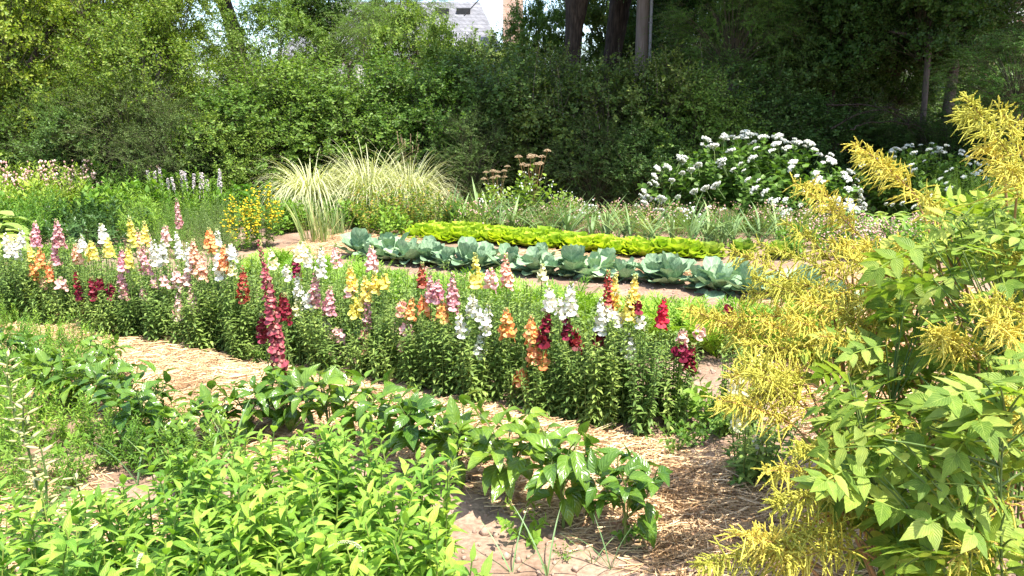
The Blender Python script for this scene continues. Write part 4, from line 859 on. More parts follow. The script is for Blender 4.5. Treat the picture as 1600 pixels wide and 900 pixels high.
# ornamental grasses
def grass_mesh(n, L_, w, mat, spread=.75, droop=(1.2, 2.3), R=.16):
    mb = MB(); az = U(0, 6.28, n); s = U(.05, spread, n); c = np.stack([np.cos(az) * R * rng.random(n), np.sin(az) * R * rng.random(n), np.zeros(n)], -1)
    d = np.stack([np.cos(az) * s, np.sin(az) * s, np.ones(n)], -1); nr = np.stack([-np.cos(az), -np.sin(az), s], -1)
    addl(mb, T_BLADE, c, d, nr, L_ * U(.6, 1.1, n), w * U(.7, 1.2, n), U(droop[0], droop[1], n))
    return mb
gms = [grass_mesh(1200, 1.5, .019, 'grass_v', .6, (1.6, 2.9)).mesh('grass_blades', [M['grass_v']]), grass_mesh(1300, 1.45, .018, 'grass_v', .75, (1.3, 2.7), .3).mesh('grass_blades', [M['grass_v']])]
def plume_top():
    mb = MB(); 
    for k in range(9):
        a = k * 2.4; tip = np.array([[cos(a) * .3, sin(a) * .3, 1.3 + U(0, .25)]]); addt(mb, bez(np.zeros((1, 3)), tip * [.4, .4, .6], tip, 6), .002, 3)
        addblob(mb, np.repeat(tip, 14, 0) - np.linspace(0, .13, 14)[:, None] * nz(tip) + rng.normal(size=(14, 3)) * .008, np.array([.006, .006, .012]), 0)
    return mb.mesh('grass_plume', [M['dry']])
PT = plume_top()
for i, (u, v, me, sc, lab) in enumerate([(490, 346, 0, (.82, .85, 1.32), 'variegated ornamental grass fountain, paler left one with green tips'), (580, 346, 1, (.72, .75, 1.4), 'striped cream ornamental grass, middle of the pale grass mounds'), (640, 345, 1, (.68, .75, 1.3), 'striped ornamental grass with tan feathery seed heads beside the dark hedge')]):
    q = G(u, v); r = thing('ornamental_grass', lab, 'ornamental grass', (q[0], q[1], 0), i, 'striped ornamental grasses', sc); link('foliage', gms[me], r)
    if i == 2: link('seed_head', PT, r, (0, 0, 0), 0, (.8, .8, .72))
for i, (u, v, s_) in enumerate([(445, 356, .72), (480, 358, .78), (560, 352, .8), (600, 356, .78), (640, 353, .82), (680, 356, .8), (525, 353, .74), (715, 354, .8), (750, 356, .72)]):
    put(['broad', 'phlox', 'rose'][i % 3], u, v, f"leafy green plant screening the foot of the striped grasses, {ordn(i)} in that strip", 'herb', 'green_herb', s_ if i % 3 == 0 else s_ * .8, i=i, group='green plants at the foot of the striped grasses')
# umbel plant with tan seed heads
def umbels():
    mb = MB()
    for k in range(11):
        a = k * 2.4; r = U(.05, .38); tip = np.array([[cos(a) * r, sin(a) * r, U(1.0, 1.28)]]); addt(mb, bez(np.zeros((1, 3)), tip * [.5, .5, .7], tip, 6), .004, 4, 1)
        n = 70; az = U(0, 6.28, n); rr = .085 * np.sqrt(rng.random(n)); c = tip + np.stack([np.cos(az) * rr, np.sin(az) * rr, .045 - rr * rr * 5], -1)
        addblob(mb, c, np.array([.008, .008, .007]), 0, None, .2); addt(mb, np.stack([np.repeat(tip, 12, 0), c[:12]], 1), .0012, 3, 1)
    return mb.mesh('umbel_head', [M['dry'], M['brownstem']])
UM = umbels()
for i, (u, v, sc) in enumerate([(832, 354, .92), (775, 352, .72), (880, 352, .6)]):
    q = G(u, v); r = thing('angelica', ['tallest angelica with tan seed umbels in front of the dark hedge', 'angelica with pale umbels beside the striped grass', 'low angelica with green lobed leaves behind the leeks'][i], 'angelica', (q[0], q[1], 0), i, None, sc)
    link('foliage', B['umbel'][0], r); 
    if i < 2: link('seed_head', UM, r, None, 0, (.8, .8, .98))
# band of airy herbs between leeks and hydrangeas
ah = [(u_, 356 + (j_ % 3) * 5 - 4 + (u_ - 700) * .012) for j_, u_ in enumerate(range(700, 1320, 22))]
for i, (u, v) in enumerate(sorted(ah)):
    kk = ['airy', 'airyb', 'airyw'][[0, 1, 0, 2, 1, 0, 1][i % 7]]
    put(kk, u, v + 4, f"wispy herb with {dict(airy='pink', airyb='brown', airyw='white')[kk]} flower heads behind the leeks, {ordn(i)} from the grass side", 'wispy herb', 'wispy_herb', U(.68, .92), i=i, group='wispy flowering herbs behind the leeks')
for i, (u, v) in enumerate([(1350, 392), (1395, 400), (1430, 392), (1330, 405), (1300, 392)]):
    put('pinkp', u, v, f"pink flowered sedum below the hostas, {ordn(i)} along from the pale centre", 'sedum', None, 1.05, i=i, group='pink sedums below the hostas')
for i, (u, v, s_) in enumerate([(1335, 366, .95), (1385, 368, .9), (1300, 370, .8), (1420, 368, .9), (1460, 372, .8)]):
    put('hosta', u, v, ["hosta with big pale green leaves at the hydrangea's foot", 'hosta between pink sedum and hydrangea', "small hosta beside the leaning goat's beard plume", 'hosta behind the goat\'s beard stems', 'hosta closest to the asparagus ferns'][i], 'hosta', None, s_, i=i)
for i, (u, v, s_) in enumerate([(1500, 362, 1.0), (1550, 360, 1.05), (1462, 358, .85), (1600, 364, 1.05), (1530, 372, .9)]):
    put('asp', u, v, ['tallest feathery asparagus beside the far hydrangea', "feathery asparagus behind the upright goat's beard plume", 'smallest feathery asparagus touching the hydrangea', 'feathery asparagus cut by the frame edge', 'feathery asparagus in front of its taller neighbour'][i], 'asparagus', None, s_, i=i)
for i, (u, v, s_) in enumerate([(1480, 385, 1.0), (1560, 392, 1.1), (1620, 400, 1.1), (1430, 420, .8), (1510, 410, .9), (1240, 400, .6), (1600, 370, 1.2)]):
    put('broad', u, v, f"broad leaved green herb behind the goat's beard, {ordn(i)} of its scattered patch", 'herb', 'broad_herb', s_, i=i, group="broad leaved herbs behind the goat's beard")

for i, (u, v, s_) in enumerate(sorted(FILL)):
    put('phlox', u, v, f"low bushy green seedling plant near the lupin pods, {ordn(i)} from the frame edge", 'seedling', 'bushy_seedling', s_, mat='herb' if i % 2 else 'loose', i=i, group='bushy seedlings near the lupins')
# hydrangeas
def corymb():
    mb = MB(); nk = 13; az = np.arange(nk) * 2.4; rk = .052 * np.sqrt((np.arange(nk) + .3) / nk) * U(.85, 1.15, nk)
    ck = np.stack([np.cos(az) * rk, np.sin(az) * rk, .026 * (1 - (rk / .06) ** 2) + rng.normal(0, .004, nk)], -1)
    n = nk * 11; k = np.repeat(np.arange(nk), 11); o_ = rdir(n, .8) * .014 * U(.7, 1.2, (n, 1)); c = ck[k] + o_; d = nz(np.cross(o_, rng.normal(size=(n, 3))))
    addl(mb, T_PETAL, c - d * .007, d, nz(o_), .015, .013, None, 0); addl(mb, T_PETAL, c - np.cross(d, nz(o_)) * .007, np.cross(d, nz(o_)), nz(o_), .015, .013, None, 0)
    addblob(mb, ck, np.array([.009, .009, .009]), 0); addt(mb, np.stack([np.zeros((nk, 3)) - [0, 0, .03], ck], 1), .0015, 3, 1)
    addt(mb, np.array([[[0, 0, -.16], [0, 0, -.08], [0, 0, -.03]]]), .003, 4, 1)
    return mb.mesh('flower_head', [M['white'], M['stem']])
COR = [corymb() for _ in range(3)]
HY = bush_mesh('hydrangea_foliage', (1.15, .8, 1.25), 150, 26, T_OV_S, .11, .075, 'hydr', t0=.15, pet=.02)
for (u, v, sx_, sy_, sz_, nh, hs_, lab) in [(1168, 354, 1.5, 1.1, 1.1, 210, .86, 'large hydrangea dome covered in white flower heads before the dark trees'), (1425, 352, 1.05, 1., .98, 140, .62, "lower hydrangea with smaller white heads, shaded, behind the goat's beard"), (1570, 350, .85, .9, .85, 70, .5, 'third hydrangea, mostly hidden behind the feathery asparagus')]:
    q = G(u, v); r = thing('hydrangea', lab, 'hydrangea', (q[0], q[1], 0), 0, 'white hydrangeas'); link('foliage', HY, r, (0, 0, 0), 0, (sx_, sy_, sz_))
    i = np.arange(nh) + .5; ph = i * 2.4; w = 1 - i / nh * .98; el = np.arcsin(w)
    for a, e in zip(ph, el):
        if sin(a) > .25 and e < 1.0: continue
        a += U(-.2, .2); e += U(-.12, .12); rad = U(.97, 1.04)
        p_ = np.array([cos(a) * cos(e) * 1.17 * sx_, sin(a) * cos(e) * .84 * sy_, sin(e) * 1.22 * sz_ + .06]) * rad
        p_[2] = max(p_[2], .3)
        link('flower_head', COR[int(rng.integers(3))], r, p_, 0, U(.75, 1.75) * hs_, rot=(-.85 * sin(a) * cos(e), .85 * cos(a) * cos(e), a))
# left side perennials
lp = []
for vrow, hs_, kinds in [(346, 1.38, ['phlox', 'broad', 'phlox']), (352, 1.25, ['phlox', 'broad', 'phlox']), (359, 1.12, ['phlox', 'broad', 'broad']), (367, 1.0, ['phlox', 'peony', 'broad']), (377, .95, ['fine', 'phlox', 'fine']), (389, .88, ['fine', 'peony', 'phlox']), (403, .72, ['fine', 'low', 'fine'])]:
    for k_, uu in enumerate(np.arange(-50 + U(0, 30), 350 if vrow > 350 else 330, 52)):
        kk = kinds[int(rng.integers(3))]
        if uu > 225 and vrow > 365: kk = 'fine'
        if uu < 150 and vrow == 377: kk = 'phlox'
        if 110 < uu < 210 and vrow in (367, 377, 389): kk = 'peony'
        mt = 'herb_y' if (uu < 150 and vrow < 360) else ('herb_g' if kk == 'fine' and rng.random() < .5 else ('feather' if vrow < 360 and uu > 220 and rng.random() < .5 else 'herb'))
        if kk == 'peony': mt = 'herb_d'
        lp.append((kk, uu + U(-8, 8), vrow + U(-2.5, 2.5), hs_ * U(.85, 1.08) * (.9 if uu > 240 else 1), mt))
lp += [('broad', 375, 352, 1., 'herb'), ('broad', 410, 350, 1.05, 'herb'), ('phlox', 440, 350, .9, 'herb'), ('fine', 350, 362, .9, 'herb_g'), ('broad', 450, 364, .7, 'herb'), ('fine', 430, 362, .8, 'herb_g'), ('fine', 345, 385, .85, 'herb_g')]
nmk = dict(phlox='tall upright', fine='fine leaved', broad='broad leaved', peony='dark glossy', low='low'); nmm = dict(herb='mid green', herb_y='yellow-green', herb_g='grey-green', herb_d='deep green', feather='bright green')
lp.sort(key=lambda a: (a[0], a[1])); cc = {}
for i, (kk, u, v, s_, mt) in enumerate(lp):
    c_ = cc.get(kk, 0); cc[kk] = c_ + 1
    put(kk, u, v, f"{nmk[kk]} {nmm[mt]} perennial in the bed before the hedge, {ordn(c_)} such from the left", 'peony' if kk == 'peony' else 'perennial', 'peony' if kk == 'peony' else 'leafy_perennial', s_, mat=mt, i=i, group=f'{nmk[kk]} perennials before the hedge')
for i, (u, v) in enumerate([(100, 348), (140, 347), (12, 352), (72, 351)]): put('astil', u, v, ['astilbe with faded pink plumes by the red leaves', 'astilbe with pink plumes, farthest along the hedge', 'astilbe with pink plumes at the frame edge', 'astilbe with pale plumes over yellow-green leaves'][i], 'astilbe', None, 1.3, i=i)
put('burdock', -15, 392, 'burdock with huge pale leaves at the edge of the bed', 'burdock', sc=.9); put('burdock', 0, 405, 'second burdock with lower pale leaves behind white snapdragons', 'burdock', sc=.7)
# lamb's ear
def woolly():
    mb = MB(); n = 13
    for k in range(n):
        x = -.55 + 1.1 * k / (n - 1) + U(-.03, .03); h = U(.36, .58); tip = np.array([[x + U(-.04, .04), U(-.1, .1), h]])
        addt(mb, bez(np.array([[x, 0, 0.]]), (tip + [x, 0, 0]) * [.5, .5, .5], tip, 5), .005, 5, 0)
        m_ = 60; t = U(.4, 1, m_); a = U(0, 6.28, m_); c = np.array([x, 0, 0]) * (1 - t[:, None]) + tip * t[:, None] + np.stack([np.cos(a), np.sin(a), a * 0], -1) * .016
        addblob(mb, c, np.array([.011, .011, .013]), 0, None, .2)
    return mb
wl = woolly().mesh('woolly_spike', [M['greypink']]); lbm = bush_mesh('lambs_ear_leaves', (.6, .25, .68), 40, 10, T_OV_S, .1, .04, 'herb_g')
q = G(300, 350); r = thing('lambs_ear', "lamb's ear with a row of woolly grey-pink flower spikes", "lamb's ear", (q[0], q[1], 0), 0, None, 1.0); link('flower_spike', wl, r, (0, -.1, .40), 0, (1.0, 1, .85)); link('foliage', lbm, r)

# ================================================================== SHRUBS, TREES
def crown_mesh(name, R, nc, cr_, nt_, nl, T, ll, lw, mat, droop=.4, up=.3, bow=.08, shell=(.45, 1.), flat=False, zmin=-1., ang=(1.1, .7), stems=True, bottom=None):
    """clumps of leafy twigs through an ellipsoid"""
    mb = MB(); d = rdir(nc * 3); d = d[d[:, 2] > zmin][:nc]; nc = len(d); rad = U(shell[0] ** 3, shell[1] ** 3, nc) ** (1 / 3)
    cen = d * rad[:, None] * np.array(R); outw = nz(cen / np.array(R))
    k = np.repeat(np.arange(nc), nt_); n = len(k)
    cs = cr_ * U(.45, 1.5, nc)
    td = nz(rng.normal(size=(n, 3)) + outw[k] * .9 + UPV * up)
    if flat: td = nz(td * [1, 1, .35])
    base = cen[k] + rng.normal(size=(n, 3)) * (cs[k] * .2)[:, None]; tip = base + td * (cs[k] * U(.6, 1.25, n))[:, None]
    if flat: tip[:, 2] -= cs[k] * .15
    shoots(mb, mb, base, tip, nl, T, ll, lw, bow, .1, ang, droop, (1, .75), 'spiral', 0, (.004, .0015), 3, 3, 0, 1, .35 if not flat else 1., .4)
    if stems:
        b0 = np.zeros((nc, 3)) + (bottom if bottom is not None else np.array([0, 0, -R[2]])) + rng.normal(size=(nc, 3)) * [.06, .06, 0]
        addt(mb, bez(b0, cen * [.4, .4, .7] + (b0 * .3), cen, 6), np.linspace(.018, .004, 6)[None], 4, 1)
    return mb.mesh(name, [M[mat], M['twig']])
SH = [crown_mesh('shrub_crown', (1.15, 1.0, 1.35), 95, .44, 16, 12, T_DIAM, .078, .050, 'hedge', zmin=-.95, up=.5) for _ in range(4)]
SF = [crown_mesh('fine_crown', (1.15, 1.0, 1.35), 110, .42, 18, 18, T_DIAM, .042, .020, 'hedge', zmin=-.95, up=.5) for _ in range(2)]
TB = [crown_mesh('broad_crown', (2.1, 2.0, 1.7), 105, .62, 15, 12, T_DIAM, .13, .092, 'maple', droop=.6, up=.1, ang=(1.3, 1.)) for _ in range(3)]
TY = [crown_mesh('layered_crown', (2.1, 1.9, 1.7), 90, .66, 18, 13, T_DIAM, .110, .060, 'yellowgreen', droop=.7, up=.1) for _ in range(2)]
TF = [crown_mesh('ferny_crown', (1.8, 1.7, 1.3), 90, .62, 16, 22, T_DIAM, .055, .020, 'fern', flat=True) for _ in range(2)]
def wands(mat):
    mb = MB(); n = 34; b = np.stack([U(-1, 1, n), U(-.8, .6, n), U(.9, 1.9, n)], -1); t = b + np.stack([U(-.25, .25, n), U(-.25, .25, n), U(.5, 1.0, n)], -1)
    shoots(mb, mb, b, t, 22, T_DIAM, .065, .045, .04, .1, (1.2, .9), .3, (1, .6), 'spiral', 0, (.005, .002), 4, 3, 0, 1); return mb.mesh('upright_shoot', [M[mat], M['bark_l']])
WA = wands('hedge')
def shrub(u, vt, Y, wpx, mesh, mat, lab, name='shrub', cat='shrub', wand=False, zb=0):
    """shrub standing at depth Y whose top reaches photo row vt and which is wpx photo pixels wide"""
    t = P(u, vt, Y); h = t[2] - zb; w = wpx / FPX * Y / 2
    r = thing(name, lab, cat, (t[0], Y, zb), 0)
    c = link('crown', mesh, r, (0, 0, h * .5), U(0, 6), (w / 1.35, w / 1.35, h / 2 / 1.6)); recol(c, M[mat])
    if wand: s_ = h / 2.6; o = link('foliage', WA, r, (0, 0, h * .06), U(0, 6), (w / 1.2, w / 1.2, s_)); recol(o, M[mat])
    return r
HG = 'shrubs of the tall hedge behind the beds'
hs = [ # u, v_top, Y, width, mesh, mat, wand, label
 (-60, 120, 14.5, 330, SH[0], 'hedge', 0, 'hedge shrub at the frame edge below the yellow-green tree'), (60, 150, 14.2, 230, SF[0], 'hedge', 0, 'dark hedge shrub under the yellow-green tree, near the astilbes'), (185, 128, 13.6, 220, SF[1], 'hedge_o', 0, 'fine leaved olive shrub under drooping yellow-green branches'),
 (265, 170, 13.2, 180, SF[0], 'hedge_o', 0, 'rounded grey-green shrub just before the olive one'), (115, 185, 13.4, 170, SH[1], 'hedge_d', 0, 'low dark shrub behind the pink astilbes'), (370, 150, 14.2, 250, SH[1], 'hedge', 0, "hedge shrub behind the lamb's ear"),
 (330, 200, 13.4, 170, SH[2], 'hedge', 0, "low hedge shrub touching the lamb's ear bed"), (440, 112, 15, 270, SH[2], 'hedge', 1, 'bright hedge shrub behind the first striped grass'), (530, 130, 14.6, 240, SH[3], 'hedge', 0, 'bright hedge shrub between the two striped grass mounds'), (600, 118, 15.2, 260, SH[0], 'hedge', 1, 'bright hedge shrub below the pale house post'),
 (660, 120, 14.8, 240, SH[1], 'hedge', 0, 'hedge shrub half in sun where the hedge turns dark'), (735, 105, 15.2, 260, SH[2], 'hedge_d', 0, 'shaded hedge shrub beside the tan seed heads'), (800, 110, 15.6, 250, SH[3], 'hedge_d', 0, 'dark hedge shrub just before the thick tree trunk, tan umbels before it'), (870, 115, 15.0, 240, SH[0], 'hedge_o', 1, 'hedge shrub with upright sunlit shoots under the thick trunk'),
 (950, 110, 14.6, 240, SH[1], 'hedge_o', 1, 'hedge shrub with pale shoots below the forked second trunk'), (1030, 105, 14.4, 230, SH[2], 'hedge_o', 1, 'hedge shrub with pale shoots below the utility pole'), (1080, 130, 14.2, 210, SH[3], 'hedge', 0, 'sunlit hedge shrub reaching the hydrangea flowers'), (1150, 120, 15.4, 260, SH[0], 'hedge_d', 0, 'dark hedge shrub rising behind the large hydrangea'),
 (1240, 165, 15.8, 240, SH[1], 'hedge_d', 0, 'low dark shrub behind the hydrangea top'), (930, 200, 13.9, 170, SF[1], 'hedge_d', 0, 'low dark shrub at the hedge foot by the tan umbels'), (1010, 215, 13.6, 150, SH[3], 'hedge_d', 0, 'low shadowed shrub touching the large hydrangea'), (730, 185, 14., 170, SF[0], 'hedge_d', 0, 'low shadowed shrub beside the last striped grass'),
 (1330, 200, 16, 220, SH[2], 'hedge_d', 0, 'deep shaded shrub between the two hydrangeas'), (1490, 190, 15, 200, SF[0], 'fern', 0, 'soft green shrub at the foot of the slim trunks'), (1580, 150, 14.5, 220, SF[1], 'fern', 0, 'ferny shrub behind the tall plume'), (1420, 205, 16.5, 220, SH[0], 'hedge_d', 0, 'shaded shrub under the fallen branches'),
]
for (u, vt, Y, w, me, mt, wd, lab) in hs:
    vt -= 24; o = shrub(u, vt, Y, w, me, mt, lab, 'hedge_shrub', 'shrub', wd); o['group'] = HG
def trunk_mesh(pts, rad, sides=16, mat='bark', rough=.08):
    mb = MB(); pts = np.array(pts, float); K = 26; s = np.linspace(0, 1, len(pts)); t = np.linspace(0, 1, K)
    c = np.stack([np.interp(t, s, pts[:, k]) for k in range(3)], -1); r = np.interp(t, s, rad)
    V, UV, F = tubesv(c[None], r[None], sides); V = V.reshape(K, sides, 3)
    a = np.arange(sides) / sides * 2 * pi; rid = 1 + rough * (np.sin(a * 5 + 1)[None] + .6 * np.sin(a * 9 + t[:, None] * 4)) * .6 + rng.normal(size=(K, sides)) * rough * .3
    rid = rid + (np.exp(-t * 14)[:, None]) * .45 * (1 + .4 * np.sin(a * 5))[None]
    V = c[:, None] + (V - c[:, None]) * rid[..., None]; mb.add(V.reshape(-1, 3), F, UV)
    return mb.mesh('trunk', [M[mat]])
def limbs(parent, start, ends, r0, mat='bark'):
    mb = MB(); e = np.array(ends, float); b = np.repeat(np.array([start], float), len(e), 0)
    addt(mb, bez(b, (b + e) / 2 + [0, 0, .5], e, 8), np.linspace(r0, r0 * .25, 8)[None], 8); link('limb', mb.mesh('limb', [M[mat]]), parent)
def tree(lab, base, trunk_pts, trunk_r, crowns, bark='bark', name='tree', cat='tree', lim=None, tr=.08):
    r = thing(name, lab, cat, (base[0], base[1], 0)); link('trunk', trunk_mesh(trunk_pts, trunk_r, mat=bark, rough=tr), r)
    top = trunk_pts[-1]; limbs(r, np.array(top) - [0, 0, .15], [np.array(c[1]) - [0, 0, c[2][2] * .5] for c in crowns] + (lim or []), trunk_r[-1] * .8, bark)
    for me, pos, sc, mt in crowns: c = link('crown', me, r, pos, U(0, 6), sc); recol(c, M[mt])
    return r
# thick willow-like pair in the middle
b = P(895, 100, 18)
tree('thickest dark ridged trunk in the middle, forking above the hedge', b, [(.05, 0, -.1), (.0, 0, 1.5), (-.02, 0, 2.6), (.02, 0, 3.6), (.1, 0, 4.4)], [.26, .19, .175, .19, .28], [(TB[0], (.7, -4.4, 7.0), (1.2, 1.2, .8), 'maple'), (TB[1], (.6, -.5, 8.4), (1.0, 1., .9), 'maple'), (TB[2], (4.2, -4.4, 7.0), (1.3, 1.2, .8), 'maple')], lim=[(-.9, .6, 6.8), (1.5, .3, 6.5)])
b = P(945, 100, 19)
tree('second dark trunk leaning toward the utility pole', b, [(-.12, 0, -.1), (.0, 0, 1.5), (.1, 0, 2.6), (.25, 0, 3.6), (.4, 0, 4.8)], [.29, .22, .20, .21, .27], [(TB[1], (2.2, -1.5, 7.8), (1.3, 1.3, 1.0), 'maple'), (TB[2], (.2, 1.5, 8.6), (1.1, 1.1, .9), 'maple')], lim=[(1.6, 0, 6.2)])
# utility pole
q = P(1003, 60, 17.2); pr = thing('utility_pole', 'brown wooden utility pole with a grey conduit beside the two dark trunks', 'utility pole', (q[0], 17.2, 0))
mb = MB(); addt(mb, np.array([[[0, 0, -.2], [0, 0, 3], [0, 0, 6], [0, 0, 9]]]), np.array([[.14, .13, .12, .11]]), 20); link('pole', mb.mesh('pole', [M['pole']]), pr)
mb = MB(); addt(mb, np.array([[[.17, -.02, 0], [.17, -.02, 3], [.17, -.02, 6], [.17, -.02, 8.5]]]), .035, 12)
for z in (.8, 2.2, 3.6, 5.): addt(mb, np.array([[[.1, -.06, z], [.17, -.065, z], [.21, -.02, z], [.17, .03, z], [.1, .06, z]]]), .008, 6)
link('conduit', mb.mesh('conduit', [M['conduit']]), pr)
mb = MB(); addt(mb, np.array([[[-1, 0, 8.3], [0, -.02, 8.3], [1, 0, 8.3]]]), .05, 8); link('crossarm', mb.mesh('crossarm', [M['pole']]), pr)
# left side trees
b = P(60, 300, 15.5); tree('yellow-green tree filling the upper left corner', b, [(0, 0, -.1), (.1, 0, 1.2), (0, 0, 2.6)], [.14, .11, .08], [(TY[0], (.0, -.9, 2.9), (.88, .8, .82), 'yellowgreen'), (TY[1], (-2., .2, 3.4), (.9, .8, .9), 'yellowgreen'), (TY[1], (1.2, .4, 4.3), (.8, .8, .85), 'yellowgreen')], 'bark_l', 'broadleaf_tree')
b = P(255, 300, 15); tree('yellow-green tree with drooping sprays beside the dark leaning trunk', b, [(0, 0, -.1), (.1, 0, 1.2), (0, 0, 2.2)], [.1, .08, .06], [(TY[1], (0, -.5, 2.35), (.66, .6, .6), 'yellowgreen'), (TY[0], (.2, .6, 3.5), (.5, .55, .5), 'yellowgreen')], 'bark_l', 'broadleaf_tree')
b = P(372, 120, 20); tree('dark tree with a leaning trunk showing against the bright sky gap', b, [(.3, 0, -.1), (.2, 0, 2.), (0, 0, 3.6), (-.35, 0, 4.9)], [.26, .2, .18, .16], [(TB[2], (-.1, -.3, 6.6), (1.15, 1., .8), 'hedge'), (TB[0], (1.6, .2, 4.6), (.55, .5, .55), 'maple'), (TB[1], (-1.7, .8, 5.7), (.75, .6, .5), 'maple')], lim=[(-1.0, 0, 5.4), (.9, .1, 5.2)])
b = P(160, 100, 19.5); tree('bushy green tree behind the yellow-green ones', b, [(0, 0, -.1), (0, 0, 1.5), (.1, 0, 3)], [.16, .13, .1], [(TY[0], (0, 0, 4.1), (1.0, .8, .95), 'hedge'), (TB[1], (-2.6, 0, 4.2), (1., .8, .95), 'hedge')], 'bark_l')
b = P(545, 100, 21); tree('light green feathery tree before the grey roof', b, [(0, 0, -.1), (.1, 0, 1.6), (0, 0, 3)], [.12, .1, .07], [(TF[0], (-.4, -.2, 4.1), (.85, .8, .9), 'feather'), (TF[1], (1.2, .3, 4.6), (.7, .7, .8), 'feather')], 'bark_l', 'feathery_tree')
b = P(430, 100, 17.5); tree('green shrubby tree left of the feathery one', b, [(0, 0, -.1), (.05, 0, 1.2), (0, 0, 2.4)], [.09, .08, .05], [(TY[0], (0, 0, 3.0), (.62, .6, .62), 'hedge')], 'bark_l')
b = P(655, 100, 17); tree('dark rounded tree directly below the roof gap', b, [(0, 0, -.1), (.05, 0, 1.2), (0, 0, 2.2)], [.1, .08, .05], [(TB[0], (0, 0, 2.7), (.5, .5, .62), 'hedge'), (TF[0], (-1.0, .7, 3.4), (.42, .5, .5), 'feather')], 'bark_l')
b = P(745, 110, 18); tree('olive tree just under the slate roof', b, [(0, 0, -.1), (.05, 0, 1.), (0, 0, 2.2)], [.1, .08, .05], [(TB[2], (0.2, 0, 2.45), (.6, .55, .5), 'hedge_o')], 'bark_l')
b = P(845, 110, 22); tree('small green tree between chimney and thick trunk', b, [(0, 0, -.1), (.0, 0, 1.5), (0, 0, 2.6)], [.1, .08, .05], [(TB[1], (-.1, 0, 3.5), (.42, .45, .66), 'hedge')], 'bark_l')
b = P(940, 110, 23); tree('olive green tree seen between the two dark trunks', b, [(0, 0, -.1), (.0, 0, 1.5), (0, 0, 2.8)], [.12, .1, .07], [(TB[0], (.2, 0, 4.5), (.8, .7, .9), 'hedge_o')], 'bark_l')
b = P(1060, 110, 21.5); tree('dark tree filling the gap just past the utility pole', b, [(0, 0, -.1), (.0, 0, 1.5), (0, 0, 2.8)], [.12, .1, .07], [(TB[1], (.1, 0, 4.3), (.7, .7, .9), 'maple')], 'bark_l')
# right side
b = P(1130, 100, 16.8); tree('ferny green tree arching over the dark hedge shrub', b, [(0, 0, -.1), (.1, 0, 1.5), (.3, 0, 3)], [.12, .1, .07], [(TF[0], (.0, -.6, 3.4), (.72, .7, .75), 'fern'), (TF[1], (1.0, .3, 4.2), (.8, .8, .8), 'fern'), (TB[0], (-.6, 1., 4.6), (.6, .6, .6), 'maple')], 'bark_l')
b = P(1290, 100, 17.5); tree('dark maple with layered leaves before the pale house', b, [(0, 0, -.1), (.1, 0, 1.5), (.2, 0, 3)], [.13, .11, .08], [(TB[1], (0, -.3, 3.5), (.72, .7, .66), 'maple'), (TB[2], (1.7, .4, 3.7), (.7, .7, .66), 'maple'), (TB[0], (.4, -1.2, 6.), (1.1, 1.1, .7), 'maple')], 'bark')
b = P(1443, 150, 16); tree('slim pinkish trunk standing alone in the dark gap', b, [(0, 0, -.1), (.04, 0, 1.5), (.0, 0, 3.2)], [.06, .055, .05], [(TB[0], (.1, .4, 3.9), (.75, .7, .66), 'maple'), (TB[2], (-1.3, 1.0, 3.4), (.45, .45, .5), 'maple')], 'bark_l')
b = P(1486, 150, 17); tree('thicker short trunk half behind the ferny sprays', b, [(0, 0, -.1), (-.04, 0, 1.5), (.0, 0, 3.2)], [.13, .11, .1], [(TB[1], (.8, .3, 4.3), (1., .9, .8), 'maple')], 'bark_l', tr=.05)
b = P(1570, 150, 12.6); tree('bright ferny tree with layered sprays at the frame edge', b, [(.3, 0, -.1), (.2, 0, 1.2), (.3, 0, 2.2)], [.08, .06, .05], [(TF[1], (.1, -.2, 2.35), (.68, .65, .45), 'fern'), (TF[0], (1.4, .2, 2.9), (.7, .6, .5), 'fern')], 'bark_l')
b = P(1640, 100, 18); tree('tall dark tree beside the brick gable', b, [(0, 0, -.1), (.04, 0, 2), (.0, 0, 4)], [.2, .16, .13], [(TB[2], (3.0, .3, 4.2), (.9, .9, .8), 'maple')], 'bark')
# canopy trees outside the frame whose branches shade the hedge
b = np.array([10.6, 12.6, 0]); tree('large dark maple whose branches overhang the far hydrangeas', b, [(0, 0, -.1), (.2, 0, 2), (.3, 0, 4.4)], [.3, .24, .2], [(TB[0], (-3.6, .6, 6.6), (1.4, 1.3, .8), 'maple'), (TB[1], (-.6, 1.2, 7.2), (1.4, 1.3, 1.), 'maple'), (TB[2], (-5.8, 2.4, 7.6), (1.4, 1.3, .9), 'maple')], 'bark')
for (u_, v_, Y_, sc_, mt_, lb_) in [(1210, 60, 18, .62, 'maple', 'dark leafy tree between ferny tree and maple, thin stemmed'), (1345, 60, 18.6, .46, 'maple', 'dark leafy tree half hiding the pale house'), (1240, 110, 17, .42, 'hedge_d', 'low dark tree behind the big hydrangea shoulder'), (1405, 120, 19.5, .45, 'maple', 'shaded tree just before the pale house wall'), (1490, 45, 18.2, .48, 'maple', 'shaded tree between pale house and brick gable'), (1310, 150, 18.5, .5, 'hedge_d', 'deep shaded small tree under the maple')]:
    c_ = P(u_, v_, Y_); tree(lb_, c_, [(0, 0, -.1), (.06, 0, c_[2] * .4), (0, 0, c_[2] * .75)], [.07, .06, .04], [(TB[int(rng.integers(3))], (0, 0, c_[2]), (sc_, sc_, sc_), mt_)], 'bark_l')
